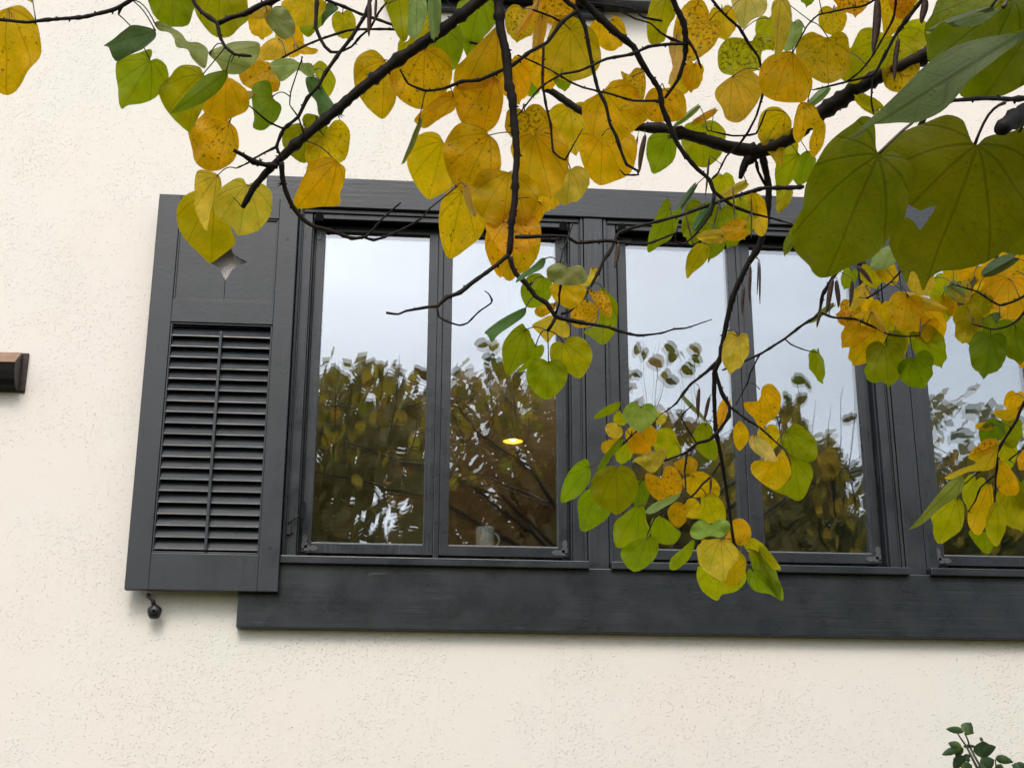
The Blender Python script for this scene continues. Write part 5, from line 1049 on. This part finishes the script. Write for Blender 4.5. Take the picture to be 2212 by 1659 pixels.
b.build('stem', m_simple('green_stem', (.045, .05, .025), .5), shrub, smooth=True)
def oval(b, A, Bp, wd, tilt, rn):
    m_ = (Bp-A).normalized(); L = (Bp-A).length; n0 = (-FW-m_*(-FW).dot(m_)).normalized(); sv = m_.cross(n0); sv = sv*math.cos(tilt)+n0*math.sin(tilt); nv = m_.cross(sv); n = 9; k = len(b.v); c_ = rn.uniform(-.25, .25)
    for j in range(n+1):
        t = j/n; w_ = wd*.5*(math.sin(math.pi*t**.8)**.8)*(1+.06*(j % 2)); cen = A+m_*(L*t)+nv*(L*c_*(t*t-t))
        b.v += [tuple(cen-sv*w_+nv*w_*.35), tuple(cen), tuple(cen+sv*w_+nv*w_*.35)]
    for j in range(n):
        for q in (0, 1): a_ = k+j*3+q; b.f.append((a_, a_+1, a_+4, a_+3)); b.m.append(0)
SL = [(2084,1579,2043,1574,13), (2084,1582,2098,1560,24), (2084,1584,2105,1583,14), (2078,1614,2048,1604,15), (2076,1616,2034,1630,14), (2080,1614,2064,1634,18), (2080,1612,2112,1612,7), (2125,1638,2124,1600,34), (2122,1630,2152,1612,26), (2124,1600,2116,1592,7),
      (2150,1636,2190,1646,16), (2190,1648,2205,1664,12), (2086,1633,2060,1662,24), (2092,1628,2086,1642,14), (2096,1640,2085,1640,12), (2118,1655,2148,1640,26), (2100,1652,2076,1666,22), (2112,1660,2138,1668,26), (2150,1655,2170,1668,18), (2195,1660,2216,1650,18)]
SHLV = []
for i, (x0, y0, x1, y1, wd) in enumerate(SL):
    rn = random.Random(i); bb = MB(); dz = rn.uniform(-.03, .03); oval(bb, W(x0, y0, DS+dz), W(x1, y1, DS+dz+rn.uniform(-.01, .01)), wd*DS/FPX*1.15, rn.uniform(-.5, .5), rn); bb.build('leaf', SHL, shrub, smooth=True)
bb = MB(); rn = random.Random(3)
for i in range(260):
    z = rn.uniform(.4, SB.z-.12); A = Vector((SB.x+rn.gauss(.03, .16), SB.y+rn.uniform(-.12, .1), z))
    if proj(A)[1] < 1690: continue
    oval(bb, A, A+Vector((rn.uniform(-.05, .05), rn.uniform(-.03, .03), rn.uniform(-.03, .04))), rn.uniform(.02, .035), rn.uniform(-.8, .8), rn)
bb.build('lower_foliage', SHL, shrub, smooth=True)['kind'] = 'stuff'

# ------------------------------------------------------------------ trees behind the photographer (mirrored in the glass)
def m_fol(name, c1, c2):
    g = NG(name); p = g.geo(); n = g.noise(p, 1.2, 3); n2 = g.noise(p, 9, 2); c = g.mix(g.mr(g.math('ADD', g.math('MULTIPLY', n, .6), g.math('MULTIPLY', n2, .4)), .4, .6), c1, c2)
    d = g.bsdf(c, .7, .3); t = g.n('ShaderNodeBsdfTranslucent'); g.l(c, t.inputs[0]); ms = g.n('ShaderNodeMixShader'); ms.inputs[0].default_value = .35; g.l(d.outputs[0], ms.inputs[1]); g.l(t.outputs[0], ms.inputs[2]); return g.done(ms.outputs[0])
FOLS = [m_fol('oak_foliage', (.30, .28, .10), (.60, .48, .20)), m_fol('maple_foliage', (.52, .36, .15), (.72, .54, .26)), m_fol('dark_foliage', (.22, .26, .13), (.50, .42, .18))]
TR = [(-1.4, -15, 8.3, 2.3, 0, 'olive green tree mirrored in the leftmost pane'), (1.9, -16.5, 8.6, 2.3, 1, 'rust-brown tree mirrored behind the mug in the second pane'), (4.3, -14.6, 7.2, 1.9, 0, 'olive tree mirrored in the third pane'),
      (6.7, -15.5, 7.1, 2.2, 2, 'dark green tree mirrored low in the fourth pane'), (9.8, -15, 7.9, 2.4, 2, 'dark green tree mirrored in the rightmost pane')]
for ti, (x, y, H, rad, fm, lab) in enumerate(TR):
    rn = random.Random(50+ti); t = empty('garden_tree', (x, y, 0)); tag(t, lab, 'tree', 'trees mirrored in the window panes')
    b = MB(); b.tube([(x, y, -.1), (x+.1, y, 1.5), (x-.05, y+.1, 3.2), (x+.1, y, H*.62), (x, y, H*.9)], [.24, .19, .16, .11, .03], 10, wob=.06)
    for k in range(9):
        z = rn.uniform(2.6, H*.75); a_ = k*2.4; e = Vector((x+math.cos(a_)*rad*.8, y+math.sin(a_)*rad*.8, z+rn.uniform(.6, 1.6))); b.tube([(x, y, z), ((x+e.x)/2, (y+e.y)/2, (z+e.z)/2-.1), tuple(e)], [.07, .045, .015], 7)
    b.build('trunk', BARK, t, smooth=True)
    b = MB(); lumps = [(Vector((x+rn.uniform(-.7, .7)*rad, y+rn.uniform(-.7, .7)*rad, H*.68+rn.uniform(-.34, .30)*H)), rn.uniform(.5, 1.05)) for _ in range(60)]
    for c_, lr in lumps:
        c_.z = min(c_.z, H-lr*.6)
        for q in range(170):
            dv = Vector((rn.gauss(0, 1), rn.gauss(0, 1), rn.gauss(0, 1))).normalized()*lr*rn.uniform(.55, 1.08); p = c_+dv; s1 = Vector((rn.uniform(-1, 1), rn.uniform(-1, 1), rn.uniform(-1, 1))).normalized(); s2 = s1.orthogonal().normalized(); L = rn.uniform(.07, .15)
            k = len(b.v); b.v += [tuple(p-s1*L), tuple(p+s2*L*.7), tuple(p+s1*L), tuple(p-s2*L*.7)]; b.f.append((k, k+1, k+2, k+3)); b.m.append(0)
    me = bpy.data.meshes.new('crown'); me.from_pydata(b.v, [], b.f); me.update(); linkmesh('crown', me, FOLS[fm], t)
